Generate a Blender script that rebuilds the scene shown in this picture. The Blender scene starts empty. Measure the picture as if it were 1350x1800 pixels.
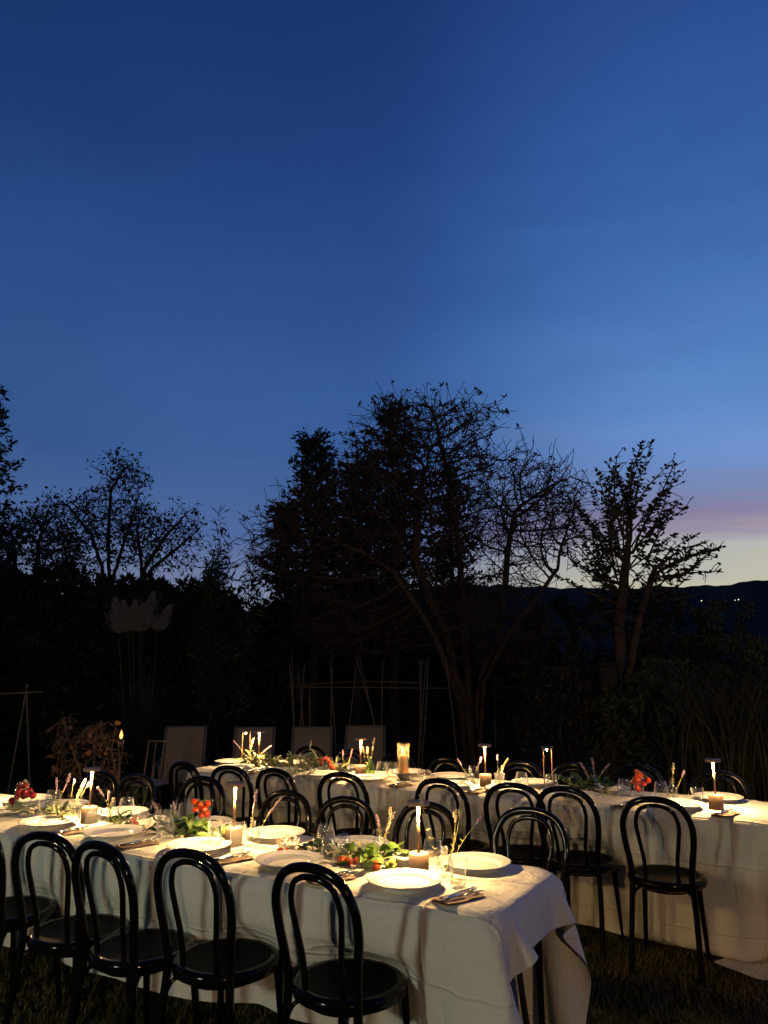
import bpy, math, random
import numpy as np
from mathutils import Vector, Matrix
R = math.radians
random.seed(7); rng = np.random.default_rng(7)
sc = bpy.context.scene
col = sc.collection

# ------------------------------------------------------------------ camera
CAMH, PITCH, FPX = 1.615, math.atan(264/1352), 1352.0
cd = bpy.data.cameras.new('camera'); cam = bpy.data.objects.new('camera', cd); col.objects.link(cam)
cam.location = (0, 0, CAMH); cam.rotation_euler = (math.pi/2+PITCH, 0, 0)
cd.sensor_fit = 'VERTICAL'; cd.sensor_height = 36.0; cd.lens = 36.0*FPX/1800; cd.clip_end = 20000; cd.clip_start = .05
sc.camera = cam
sc.render.resolution_x, sc.render.resolution_y = 768, 1024
sc.view_settings.view_transform = 'Standard'; sc.view_settings.look = 'None'
sc.view_settings.exposure = 0.0; sc.view_settings.gamma = 1.0; sc.view_settings.use_curve_mapping = False
sc.cycles.use_denoising = True
sc.cycles.max_bounces = 8; sc.cycles.transparent_max_bounces = 24
sc.cycles.caustics_reflective = False; sc.cycles.caustics_refractive = False
sc.cycles.sample_clamp_indirect = 3.0

def lin(r, g, b):
    f = lambda c: (c/255)/12.92 if c/255 <= .04045 else ((c/255+.055)/1.055)**2.4
    return (f(r), f(g), f(b), 1)

# ------------------------------------------------------------------ dusk sky
SUNAZ = R(37)      # where the sun went down, to the right of the view
w = bpy.data.worlds.new('World'); sc.world = w; w.use_nodes = True
def build_world():
    nt = w.node_tree; nt.nodes.clear(); N = nt.nodes.new; L = nt.links.new
    def math_(op, a, b=None, clamp=False):
        n = N('ShaderNodeMath'); n.operation = op; n.use_clamp = clamp
        for i, x in enumerate((a, b)):
            if x is None: continue
            if isinstance(x, (int, float)): n.inputs[i].default_value = x
            else: L(x, n.inputs[i])
        return n.outputs[0]
    def ramp(fac, stops):
        n = N('ShaderNodeValToRGB'); n.color_ramp.interpolation = 'B_SPLINE' if False else 'EASE'
        n.color_ramp.interpolation = 'LINEAR'
        e = n.color_ramp.elements
        while len(e) < len(stops): e.new(.5)
        for i, (p, c) in enumerate(stops): e[i].position = p/60; e[i].color = lin(*c)
        L(fac, n.inputs[0]); return n.outputs[0]
    def maprange(v, a, b, c=0, d=1, smooth=True):
        n = N('ShaderNodeMapRange'); n.interpolation_type = 'SMOOTHSTEP' if smooth else 'LINEAR'
        L(v, n.inputs[0])
        for i, x in enumerate((a, b, c, d)): n.inputs[1+i].default_value = x
        return n.outputs[0]
    def mix(f, a, b, mode='MIX'):
        n = N('ShaderNodeMix'); n.data_type = 'RGBA'; n.blend_type = mode
        for i, x in ((0, f), (6, a), (7, b)):
            if isinstance(x, (int, float, tuple)): n.inputs[i].default_value = x
            else: L(x, n.inputs[i])
        return n.outputs[2]
    tc = N('ShaderNodeTexCoord'); nrm = N('ShaderNodeVectorMath'); nrm.operation = 'NORMALIZE'
    L(tc.outputs['Generated'], nrm.inputs[0]); sp = N('ShaderNodeSeparateXYZ'); L(nrm.outputs[0], sp.inputs[0])
    x, y, z = sp.outputs
    el = math_('MULTIPLY', math_('ARCSINE', z), 180/math.pi)
    hl = math_('SQRT', math_('ADD', math_('MULTIPLY', x, x), math_('ADD', math_('MULTIPLY', y, y), 1e-6)))
    a = math_('DIVIDE', math_('ADD', math_('MULTIPLY', x, math.sin(SUNAZ)), math_('MULTIPLY', y, math.cos(SUNAZ))), hl)
    # slow wavering of the bands, like thin cloud
    mp = N('ShaderNodeMapping'); mp.inputs['Scale'].default_value = (2.2, 2.2, 13); L(nrm.outputs[0], mp.inputs[0])
    no = N('ShaderNodeTexNoise'); no.inputs['Scale'].default_value = 1.6; no.inputs['Detail'].default_value = 5; no.inputs['Roughness'].default_value = .55; no.inputs['Distortion'].default_value = .4
    L(mp.outputs[0], no.inputs[0])
    wob = math_('MULTIPLY', math_('SUBTRACT', no.outputs[0], .5), 5.0)
    ew = math_('DIVIDE', math_('ADD', el, wob), 60, True)
    e0 = math_('DIVIDE', math_('ADD', el, math_('MULTIPLY', wob, .5)), 60, True)
    away = ramp(e0, [(0, (150, 148, 156)), (4.5, (126, 134, 160)), (9, (78, 102, 152)), (15, (58, 92, 148)), (20, (53, 88, 146)), (27, (43, 77, 137)), (36, (32, 63, 121)), (46, (24, 52, 106)), (60, (15, 37, 80))])
    glow = ramp(ew, [(0, (212, 196, 160)), (5.5, (204, 198, 168)), (7.6, (186, 187, 186)), (8.8, (162, 150, 168)), (10.2, (138, 130, 162)), (12.0, (122, 138, 182)), (14.5, (110, 145, 203)), (19, (90, 136, 200)), (26, (70, 115, 185)), (34, (54, 92, 162)), (42, (42, 76, 143)), (60, (22, 46, 96))])
    f = maprange(a, .78, 1.01)
    c = mix(f, away, glow)
    # the sky dims away from the sunset and overhead behind
    b_ = math_('ADD', math_('MULTIPLY', x, math.sin(SUNAZ)), math_('MULTIPLY', y, math.cos(SUNAZ)))
    dim = maprange(b_, -.75, .62, .05, 1.0)
    c = mix(1.0, c, dim, 'MULTIPLY')
    n2 = N('ShaderNodeTexNoise'); n2.inputs['Scale'].default_value = 2.3; n2.inputs['Detail'].default_value = 4; m2 = N('ShaderNodeMapping'); m2.inputs['Scale'].default_value = (1, 1, 2.4); m2.inputs['Rotation'].default_value = (0, .5, .3); L(nrm.outputs[0], m2.inputs[0]); L(m2.outputs[0], n2.inputs[0])
    c = mix(1.0, c, maprange(n2.outputs[0], .3, .7, .93, 1.07), 'MULTIPLY')
    low = maprange(el, -6, 0.0, .03, 1.0)
    c = mix(1.0, c, low, 'MULTIPLY')
    bg = N('ShaderNodeBackground'); L(c, bg.inputs[0]); bg.inputs[1].default_value = 1.0
    out = N('ShaderNodeOutputWorld'); L(bg.outputs[0], out.inputs[0])
build_world()

# ------------------------------------------------------------------ materials
M = {}
def mat(name, color, rough=.6, metal=0., spec=.5, noise=None, bump=None, trans=0., emit=None, coat=0., sheen=0.):
    m = bpy.data.materials.new(name); m.use_nodes = True; nt = m.node_tree; b = nt.nodes['Principled BSDF']
    b.inputs['Base Color'].default_value = (*color, 1); b.inputs['Roughness'].default_value = rough
    b.inputs['Metallic'].default_value = metal; b.inputs['Specular IOR Level'].default_value = spec
    if coat: b.inputs['Coat Weight'].default_value = coat; b.inputs['Coat Roughness'].default_value = .06
    if trans: b.inputs['Subsurface Weight'].default_value = trans; b.inputs['Subsurface Scale'].default_value = .025
    if emit: b.inputs['Emission Color'].default_value = (*emit[0], 1); b.inputs['Emission Strength'].default_value = emit[1]
    tc = nt.nodes.new('ShaderNodeTexCoord')
    if noise:   # (scale, colour2, lo, hi)
        n = nt.nodes.new('ShaderNodeTexNoise'); n.inputs['Scale'].default_value = noise[0]; n.inputs['Detail'].default_value = 6
        nt.links.new(tc.outputs['Object'], n.inputs[0])
        mr = nt.nodes.new('ShaderNodeMapRange'); mr.inputs[1].default_value = noise[2]; mr.inputs[2].default_value = noise[3]
        nt.links.new(n.outputs[0], mr.inputs[0])
        mx = nt.nodes.new('ShaderNodeMix'); mx.data_type = 'RGBA'; mx.inputs[6].default_value = (*color, 1); mx.inputs[7].default_value = (*noise[1], 1)
        nt.links.new(mr.outputs[0], mx.inputs[0]); nt.links.new(mx.outputs[2], b.inputs['Base Color'])
    if bump:    # (scale, strength, distance, stretch)
        n = nt.nodes.new('ShaderNodeTexNoise'); n.inputs['Scale'].default_value = bump[0]; n.inputs['Detail'].default_value = 4
        mp = nt.nodes.new('ShaderNodeMapping'); nt.links.new(tc.outputs['Object'], mp.inputs[0])
        mp.inputs['Scale'].default_value = bump[3] if len(bump) > 3 else (1, 1, 1)
        nt.links.new(mp.outputs[0], n.inputs[0])
        bp = nt.nodes.new('ShaderNodeBump'); bp.inputs['Strength'].default_value = bump[1]; bp.inputs['Distance'].default_value = bump[2]
        nt.links.new(n.outputs[0], bp.inputs['Height']); nt.links.new(bp.outputs[0], b.inputs['Normal'])
    M[name] = m; return m
def glassmat(name, tint, ior=.85):
    # thin clear glass: what is behind shows through, more mirror towards the rim
    m = bpy.data.materials.new(name); m.use_nodes = True; nt = m.node_tree; nt.nodes.clear()
    t = nt.nodes.new('ShaderNodeBsdfTransparent'); t.inputs[0].default_value = (*tint, 1)
    g = nt.nodes.new('ShaderNodeBsdfGlossy'); g.inputs[0].default_value = (1, 1, 1, 1); g.inputs['Roughness'].default_value = .025
    n = nt.nodes.new('ShaderNodeTexNoise'); n.inputs['Scale'].default_value = 45
    bp = nt.nodes.new('ShaderNodeBump'); bp.inputs['Strength'].default_value = .35; bp.inputs['Distance'].default_value = .004
    nt.links.new(n.outputs[0], bp.inputs['Height']); nt.links.new(bp.outputs[0], g.inputs['Normal'])
    tl = nt.nodes.new('ShaderNodeBsdfTranslucent'); tl.inputs[0].default_value = (*tint, 1); g2 = nt.nodes.new('ShaderNodeMixShader'); g2.inputs[0].default_value = .4
    nt.links.new(g.outputs[0], g2.inputs[1]); nt.links.new(tl.outputs[0], g2.inputs[2]); g = g2
    lw = nt.nodes.new('ShaderNodeLayerWeight'); lw.inputs[0].default_value = .5; pw = nt.nodes.new('ShaderNodeMath'); pw.operation = 'POWER'; pw.inputs[1].default_value = 3.0; nt.links.new(lw.outputs['Facing'], pw.inputs[0]); fr = nt.nodes.new('ShaderNodeMath'); fr.operation = 'MULTIPLY_ADD'; fr.inputs[1].default_value = ior; fr.inputs[2].default_value = .06; nt.links.new(pw.outputs[0], fr.inputs[0])
    mx = nt.nodes.new('ShaderNodeMixShader'); nt.links.new(fr.outputs[0], mx.inputs[0])
    nt.links.new(t.outputs[0], mx.inputs[1]); nt.links.new(g.outputs[0], mx.inputs[2])
    o = nt.nodes.new('ShaderNodeOutputMaterial'); nt.links.new(mx.outputs[0], o.inputs[0]); M[name] = m
def emitmat(name, c, s):
    m = bpy.data.materials.new(name); m.use_nodes = True; nt = m.node_tree; nt.nodes.clear()
    e = nt.nodes.new('ShaderNodeEmission'); e.inputs[0].default_value = (*c, 1); e.inputs[1].default_value = s
    o = nt.nodes.new('ShaderNodeOutputMaterial'); nt.links.new(e.outputs[0], o.inputs[0]); M[name] = m
WARM = (1, .60, .215)
mat('black_lacquer', (.005, .0045, .004), .11, spec=.28, bump=(14, .10, .004))
mat('seat_cane', (.0025, .0025, .0022), .5, spec=.06)
def seat_weave():
    m = M['seat_cane']; nt = m.node_tree; b = nt.nodes['Principled BSDF']
    tc = nt.nodes.new('ShaderNodeTexCoord'); mp = nt.nodes.new('ShaderNodeMapping'); mp.inputs['Rotation'].default_value = (0, 0, .785)
    ck = nt.nodes.new('ShaderNodeTexChecker'); ck.inputs['Scale'].default_value = 90
    bp = nt.nodes.new('ShaderNodeBump'); bp.inputs['Strength'].default_value = .8; bp.inputs['Distance'].default_value = .003
    nt.links.new(tc.outputs['Object'], mp.inputs[0]); nt.links.new(mp.outputs[0], ck.inputs[0]); nt.links.new(ck.outputs[1], bp.inputs['Height']); nt.links.new(bp.outputs[0], b.inputs['Normal'])
seat_weave()
mat('linen', (.80, .77, .70), .85, spec=.12, noise=(3, (.75, .72, .65), .4, .7), bump=(9, .35, .02, (1, 1, .4)))
def linen_creases():
    m = M['linen']; nt = m.node_tree; b = nt.nodes['Principled BSDF']; N = nt.nodes.new; L = nt.links.new
    tc = N('ShaderNodeTexCoord'); dn = N('ShaderNodeTexNoise'); dn.inputs['Scale'].default_value = 3; L(tc.outputs['Object'], dn.inputs[0])
    va = N('ShaderNodeVectorMath'); va.operation = 'MULTIPLY_ADD'; va.inputs[1].default_value = (.03, .03, .03); L(dn.outputs['Color'], va.inputs[0]); L(tc.outputs['Object'], va.inputs[2])
    sp = N('ShaderNodeSeparateXYZ'); L(va.outputs[0], sp.inputs[0])
    def M_(op, a, bb):
        n = N('ShaderNodeMath'); n.operation = op
        for i, q in enumerate((a, bb)):
            if isinstance(q, (int, float)): n.inputs[i].default_value = q
            else: L(q, n.inputs[i])
        return n.outputs[0]
    def ridge(v, per, off):      # a pressed fold: a narrow ridge every per metres
        d = M_('ABSOLUTE', M_('SUBTRACT', M_('FRACT', M_('ADD', M_('DIVIDE', v, per), off), 0), .5), 0); n = N('ShaderNodeMapRange'); L(d, n.inputs[0]); n.inputs[1].default_value = 0; n.inputs[2].default_value = .008/per; n.inputs[3].default_value = 1; n.inputs[4].default_value = 0; return n.outputs[0]
    fold = M_('MAXIMUM', ridge(sp.outputs[0], .43, .15), M_('MAXIMUM', ridge(sp.outputs[1], .41, .4), ridge(sp.outputs[2], .36, .06)))
    mp = N('ShaderNodeMapping'); mp.inputs['Scale'].default_value = (5, 5, 1.6); L(tc.outputs['Object'], mp.inputs[0]); wn = N('ShaderNodeTexNoise'); wn.inputs['Scale'].default_value = 1.6; wn.inputs['Detail'].default_value = 5; wn.inputs['Roughness'].default_value = .5; wn.inputs['Distortion'].default_value = .6; L(mp.outputs[0], wn.inputs[0])
    fn = N('ShaderNodeTexNoise'); fn.inputs['Scale'].default_value = 16; fn.inputs['Detail'].default_value = 5; fn.inputs['Distortion'].default_value = 1.2; L(tc.outputs['Object'], fn.inputs[0]); fine = M_('MULTIPLY', M_('ABSOLUTE', M_('SUBTRACT', fn.outputs[0], .5), 0), .009)
    h = M_('ADD', M_('SUBTRACT', M_('MULTIPLY', fold, .0045), fine), M_('MULTIPLY', wn.outputs[0], .026)); bp = N('ShaderNodeBump'); bp.inputs['Strength'].default_value = .9; bp.inputs['Distance'].default_value = 1.0; L(h, bp.inputs['Height']); L(bp.outputs[0], b.inputs['Normal'])
linen_creases()
mat('china', (.80, .79, .76), .12, spec=.5)
mat('china_bowl', (.80, .78, .72), .25)
mat('lamp_copper', (.50, .31, .19), .5, spec=.25)
emitmat('led', WARM, 60)
mat('steel', (.62, .60, .56), .22, metal=1)
mat('dark_steel', (.10, .10, .10), .35, metal=.8)
mat('napkin', (.33, .22, .15), .9, noise=(40, (.40, .28, .20), .4, .7), bump=(120, .3, .002))
glassmat('glass', (.985, .99, .98)); glassmat('green_glass', (.78, .90, .66)); glassmat('water', (.96, .98, .95), .2); glassmat('amber_glass', (.985, .94, .86), .25)
mat('wax', (.88, .68, .42), .5, trans=.9)
emitmat('flame', (1, .50, .15), 4.5); emitmat('flame_core', (1, .40, .09), 3.4)
mat('tomato', (.62, .055, .012), .18, noise=(9, (.50, .10, .015), .45, .75), coat=.3)
mat('radish', (.22, .010, .014), .22, coat=.3)
mat('grape', (.50, .52, .12), .25, trans=.35)
mat('basil', (.075, .145, .025), .42, noise=(14, (.13, .20, .04), .4, .7))
mat('dark_leaf', (.035, .075, .022), .45, noise=(14, (.06, .11, .03), .4, .7))
mat('sage_leaf', (.22, .26, .13), .6, noise=(14, (.28, .30, .16), .4, .7))
mat('stalk', (.42, .40, .14), .6)
mat('lavender', (.36, .22, .36), .7, noise=(60, (.50, .36, .42), .4, .65))
mat('pale_flower', (.60, .52, .30), .7, noise=(60, (.70, .62, .42), .4, .65))
mat('table_wood', (.30, .20, .12), .6, noise=(6, (.24, .15, .09), .4, .6))
mat('canvas', (.20, .165, .13), .85, bump=(160, .3, .002))
mat('aluminium', (.14, .125, .11), .5, spec=.3)
mat('cane', (.19, .13, .08), .7, noise=(7, (.13, .09, .055), .4, .6))
mat('plank', (.24, .15, .08), .75, noise=(8, (.17, .10, .06), .4, .6), bump=(20, .4, .006, (1, 1, 8)))
mat('soil', (.03, .022, .016), .9)
mat('bark', (.13, .080, .052), .85, noise=(6, (.07, .046, .032), .4, .6), bump=(18, .8, .03, (1, 1, .3)))
mat('bark_dark', (.05, .038, .03), .9)
mat('leaf_a', (.055, .065, .028), .6, noise=(1.3, (.035, .048, .02), .4, .6))
mat('leaf_b', (.045, .050, .030), .6, noise=(1.3, (.075, .060, .028), .4, .6))
mat('needle', (.022, .035, .022), .7, noise=(1.3, (.030, .045, .024), .4, .6))
mat('hedge_leaf', (.028, .038, .018), .7, noise=(1.0, (.018, .026, .012), .4, .6))
mat('olive_leaf', (.085, .090, .035), .65, noise=(1.0, (.05, .06, .025), .4, .6))
mat('dry_leaf', (.22, .11, .05), .7, noise=(9, (.15, .08, .04), .4, .6))
mat('reed', (.15, .12, .05), .7, noise=(2, (.09, .09, .035), .4, .6))
mat('plume', (.30, .27, .25), .95, spec=.1)
mat('lawn', (.030, .034, .014), .95, spec=0, noise=(1.2, (.045, .036, .018), .35, .65), bump=(60, .8, .03))
mat('grass', (.085, .090, .030), .7, noise=(1.5, (.15, .11, .05), .45, .7))
mat('hill', (.15, .125, .095), 1, spec=0, noise=(.004, (.11, .095, .075), .4, .6))
emitmat('far_lamp', (1, .80, .52), 3.0)
mat('lantern_iron', (.03, .03, .03), .5, metal=.6)

# ------------------------------------------------------------------ mesh helpers
class MB:
    def __init__(s): s.v = []; s.f = []
    def add(s, vs, fs):
        o = len(s.v); s.v += [tuple(p) for p in vs]; s.f += [tuple(i+o for i in f) for f in fs]; return s
    def tube(s, pts, rad, n=8, cap=True):
        pts = [Vector(p) for p in pts]; k = len(pts)
        rad = rad if isinstance(rad, (list, tuple)) else [rad]*k
        t = [(pts[min(i+1, k-1)]-pts[max(i-1, 0)]).normalized() for i in range(k)]
        ref = Vector((0, 0, 1)) if abs(t[0].z) < .9 else Vector((0, 1, 0))
        a = t[0].cross(ref).normalized(); vs = []
        for i in range(k):
            a = (a - t[i]*a.dot(t[i])).normalized(); b = t[i].cross(a)
            for j in range(n):
                q = 2*math.pi*j/n; vs.append(pts[i]+(a*math.cos(q)+b*math.sin(q))*rad[i])
        fs = [(i*n+j, i*n+(j+1) % n, (i+1)*n+(j+1) % n, (i+1)*n+j) for i in range(k-1) for j in range(n)]
        if cap: fs += [tuple(range(n))[::-1], tuple(range((k-1)*n, k*n))]
        return s.add(vs, fs)
    def lathe(s, prof, n=24, c=(0, 0, 0), flute=0, fz=(0, 9)):
        vs = []; fs = []; k = len(prof)
        for (r, z) in prof:
            for j in range(n):
                q = 2*math.pi*j/n; rr = r
                if flute and fz[0] < z < fz[1]: rr = r*(1-.05*(j % 2))
                vs.append((c[0]+rr*math.cos(q), c[1]+rr*math.sin(q), c[2]+z))
        for i in range(k-1):
            for j in range(n): fs.append((i*n+j, i*n+(j+1) % n, (i+1)*n+(j+1) % n, (i+1)*n+j))
        if prof[0][0] > 1e-5: fs.append(tuple(range(n))[::-1])
        if prof[-1][0] > 1e-5 and prof[-1][1] >= max(p[1] for p in prof)-1e-6 and False: fs.append(tuple(range((k-1)*n, k*n)))
        return s.add(vs, fs)
    def box(s, c, d, rz=0, bev=0):
        hx, hy, hz = d[0]/2, d[1]/2, d[2]/2; cr, sr = math.cos(rz), math.sin(rz)
        vs = [(c[0]+x*cr-y*sr, c[1]+x*sr+y*cr, c[2]+z) for x in (-hx, hx) for y in (-hy, hy) for z in (-hz, hz)]
        return s.add(vs, [(0, 1, 3, 2), (4, 6, 7, 5), (0, 4, 5, 1), (2, 3, 7, 6), (0, 2, 6, 4), (1, 5, 7, 3)])
    def ball(s, c, r, n=10, m=6, sq=(1, 1, 1)):
        vs = [(c[0], c[1], c[2]-r*sq[2])]; fs = []
        for i in range(1, m):
            p = math.pi*i/m
            for j in range(n):
                q = 2*math.pi*j/n; vs.append((c[0]+r*sq[0]*math.sin(p)*math.cos(q), c[1]+r*sq[1]*math.sin(p)*math.sin(q), c[2]-r*sq[2]*math.cos(p)))
        vs.append((c[0], c[1], c[2]+r*sq[2])); T = len(vs)-1
        for j in range(n):
            fs.append((0, 1+(j+1) % n, 1+j)); fs.append((T, T-n+j, T-n+(j+1) % n))
            for i in range(m-2): fs.append((1+i*n+j, 1+i*n+(j+1) % n, 1+(i+1)*n+(j+1) % n, 1+(i+1)*n+j))
        return s.add(vs, fs)
    def mesh(s, name, m, smooth=True):
        me = bpy.data.meshes.new(name); me.from_pydata(s.v, [], s.f); me.materials.append(M[m])
        if smooth: me.shade_smooth()
        me.update(); return me
def link(name, me, parent=None):
    o = bpy.data.objects.new(name, me); col.objects.link(o)
    if parent: o.parent = parent
    return o
def part(name, mb, m, parent, smooth=True, label=None):
    o = link(name, mb.mesh(name, m, smooth), parent)
    if label: o['label'] = label
    return o
def tag(o, label, cat, group=None, kind=None):
    if label: o['label'] = label
    if cat: o['category'] = cat
    if group: o['group'] = group
    if kind: o['kind'] = kind
    return o
def thing(name, label, cat, loc=(0, 0, 0), rz=0, group=None):
    o = bpy.data.objects.new(name, None); col.objects.link(o); o.empty_display_size = .1
    o.location = loc; o.rotation_euler = (0, 0, rz); return tag(o, label, cat, group)
def mono(name, mb, m, label, cat, loc=(0, 0, 0), rz=0, group=None, smooth=True):
    o = part(name, mb, m, None, smooth); o.location = loc; o.rotation_euler = (0, 0, rz); return tag(o, label, cat, group)
def copy_tree(o, parent=None):
    c = o.copy(); col.objects.link(c); c.parent = parent
    for ch in o.children: copy_tree(ch, c)
    return c
class Proto:      # first use is the original, later uses are copies sharing mesh data
    def __init__(s, make): s.make = make; s.o = None
    def put(s, loc, rz, label, group=None):
        if s.o is None: s.o = s.make(); o = s.o
        else: o = copy_tree(s.o)
        o.location = loc; o.rotation_euler = (0, 0, rz); o['label'] = label
        if group: o['group'] = group
        return o
def np_mesh(name, V, Fq, m, smooth=False):
    me = bpy.data.meshes.new(name); V = np.ascontiguousarray(V, dtype=np.float32); Fq = np.ascontiguousarray(Fq, dtype=np.int32); k = Fq.shape[1]
    me.vertices.add(len(V)); me.vertices.foreach_set('co', V.ravel())
    me.loops.add(Fq.size); me.loops.foreach_set('vertex_index', Fq.ravel())
    me.polygons.add(len(Fq)); me.polygons.foreach_set('loop_start', np.arange(0, Fq.size, k, dtype=np.int32))
    me.materials.append(M[m]); me.update(calc_edges=True); me.validate()
    if smooth: me.shade_smooth()
    return me
def leaf_quads(P, D, S, ln, wd):
    """diamond leaves from base points P along D with side vectors S"""
    P, D, S = map(np.asarray, (P, D, S)); ln = np.asarray(ln).reshape(-1, 1); wd = np.asarray(wd).reshape(-1, 1)
    n = len(P); V = np.stack([P, P+D*ln*.45+S*wd*.5, P+D*ln, P+D*ln*.45-S*wd*.5], 1).reshape(-1, 3)
    return V, np.arange(n*4).reshape(n, 4)
def unit(a): return a/np.maximum(np.linalg.norm(a, axis=-1, keepdims=True), 1e-9)
def rdir(n): return unit(rng.normal(size=(n, 3)))
def side(D):
    return unit(np.cross(D, rdir(len(D))))
def at(x, y, Y):
    """surveyed point: sight line through photo pixel, taken at a chosen distance Y"""
    u, v = (x-675)/FPX, (900-y)/FPX; c, s = math.cos(PITCH), math.sin(PITCH)
    d = np.array([u, c-v*s, s+v*c]); return d*(Y/d[1])+np.array([0, 0, CAMH])

# ------------------------------------------------------------------ ground and hills
def gz(x, y):
    x = np.asarray(x, float); y = np.asarray(y, float)
    t = np.clip((y-6.2)/8, 0, 1); z = -.27*t*t*(3-2*t)+.0125*(4-np.clip(y, -6, 6.2))-.012*np.clip(y-4.8, 0, 1.4)**2
    z = z-.030*np.clip(y-14, 0, 26)-.045*np.clip(y-40, 0, 400)
    z = z+.012*np.sin(1.9*x+.7*y)*np.clip(y-5.5, 0, 1)+.010*np.sin(2.7*y-.9*x)*np.clip(y-5.5, 0, 1)
    return z
def build_ground():
    rr = np.concatenate([np.linspace(.0, 14, 57), np.geomspace(15, 6000, 60)]); th = np.linspace(0, 2*math.pi, 145)[:-1]
    Rg, T = np.meshgrid(rr, th, indexing='ij'); X = Rg*np.sin(T); Y = 4+Rg*np.cos(T); Z = gz(X, Y)
    V = np.stack([X, Y, Z], -1).reshape(-1, 3); n, k = Rg.shape; i, j = np.meshgrid(np.arange(n-1), np.arange(k), indexing='ij')
    F = np.stack([i*k+j, (i+1)*k+j, (i+1)*k+(j+1) % k, i*k+(j+1) % k], -1).reshape(-1, 4)
    o = link('lawn', np_mesh('lawn', V, F, 'lawn', True)); o['kind'] = 'structure'
    # ridge line across the valley (azimuth, elevation at 2.6 km)
    D = 2600; prof = [(-60, 2.4), (-40, 3.2), (-26, 3.6), (-15, 3.4), (-9.5, 3.5), (-7, 4.8), (-3, 5.4), (2, 5.2), (5, 5.5), (9, 5.4), (13, 5.2), (17, 5.0), (20, 5.1), (22.5, 5.0), (25, 5.15), (27.5, 5.4), (32, 5.9), (40, 5.2), (60, 4)]
    az = np.linspace(-60, 60, 481); elv = np.interp(az, [p[0] for p in prof], [p[1] for p in prof])
    ker = np.ones(9)/9; elv = np.convolve(np.pad(elv, 4, 'edge'), ker, 'valid')+.05*np.sin(az*2.3)+.025*np.sin(az*6.1+1)
    rows = []
    for t in np.linspace(0, 1.6, 17):
        d = D*(.62+.38*t); h = -25+(np.tan(np.radians(elv))*D+CAMH+25)*(math.sin(min(t, 1)*math.pi/2)**1.4 if t <= 1 else 1-.5*(t-1))
        h = h+8*np.sin(az*1.7+t*9)*t*(1-min(t, 1)); rows.append(np.stack([d*np.sin(np.radians(az)), d*np.cos(np.radians(az)), h], -1))
    V = np.stack(rows); n, k = V.shape[:2]; i, j = np.meshgrid(np.arange(n-1), np.arange(k-1), indexing='ij')
    F = np.stack([i*k+j, i*k+j+1, (i+1)*k+j+1, (i+1)*k+j], -1).reshape(-1, 4)
    o = link('hills', np_mesh('hills', V.reshape(-1, 3), F, 'hill', True)); o['kind'] = 'structure'
build_ground()

# ------------------------------------------------------------------ trees
def colonize(roots, attract, step, infl, kill, maxit=160, jit=.12, up=0.0):
    """space colonisation: roots = list of polylines (main limbs); returns node positions and parents"""
    P = []; par = []
    for poly in roots:
        prev = poly[0] if isinstance(poly[0], (int, np.integer)) else -1
        pts = poly[1:] if prev >= 0 else poly
        last = np.array(P[prev]) if prev >= 0 else None
        for q in pts:
            q = np.array(q, float)
            if last is None: P.append(q); par.append(-1)
            else:
                m = max(1, int(np.linalg.norm(q-last)/step)); b = last.copy()
                for i in range(1, m+1):
                    P.append(b+(q-b)*i/m+rng.normal(size=3)*step*.06); par.append(prev if i == 1 else len(P)-2)
            last = np.array(P[-1]); prev = len(P)-1
    P = np.array(P); par = list(par); A = np.array(attract); nearest = np.zeros(len(A), int); nd = np.full(len(A), 1e9); s = 0
    for it in range(maxit):
        new = P[s:]
        for c0 in range(0, len(new), 200):
            d = np.linalg.norm(A[:, None]-new[None, c0:c0+200], axis=2); k = d.argmin(1); dm = d[np.arange(len(A)), k]; up_ = dm < nd
            nearest[up_] = k[up_]+s+c0; nd[up_] = dm[up_]
        keep = nd > kill; A = A[keep]; nearest = nearest[keep]; nd = nd[keep]
        act = nd < infl
        if not act.any(): break
        ids = nearest[act]; dv = unit(A[act]-P[ids]); acc = np.zeros((len(P), 3)); np.add.at(acc, ids, dv)
        kids = np.bincount(np.array(par)[np.array(par) >= 0], minlength=len(P)); g = np.unique(ids); g = g[kids[g] < 3]
        if not len(g): break
        d = unit(unit(acc[g])+rng.normal(size=(len(g), 3))*jit+np.array([0, 0, up]))
        s = len(P); P = np.vstack([P, P[g]+d*step]); par += list(g)
        if len(P) > 9000: break
    return P, np.array(par)
def twigs(P, par, frac, ln, n=2, seg=2, droop=0.):
    """short side twigs on the thin nodes"""
    cnt = np.zeros(len(P), int); np.add.at(cnt, par[par >= 0], 1); desc = np.ones(len(P))
    for i in range(len(P)-1, 0, -1):
        if par[i] >= 0: desc[par[i]] += desc[i]
    thin = np.where((desc < 40) & (par >= 0))[0]; thin = thin[rng.random(len(thin)) < frac]
    NP = [P]; NQ = [par]; base = len(P)
    for _ in range(n):
        d0 = unit(P[thin]-P[par[thin]]); d = unit(d0+rdir(len(thin))*.9); src = thin.copy(); pos = P[thin]
        L_ = ln*(.5+rng.random((len(thin), 1)))
        for k in range(seg):
            d = unit(d+rdir(len(thin))*.34-np.array([0, 0, droop])); pos = pos+d*L_/seg; NP.append(pos); NQ.append(src); src = np.arange(base, base+len(thin)); base += len(thin)
    return np.vstack(NP), np.concatenate(NQ)
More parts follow.
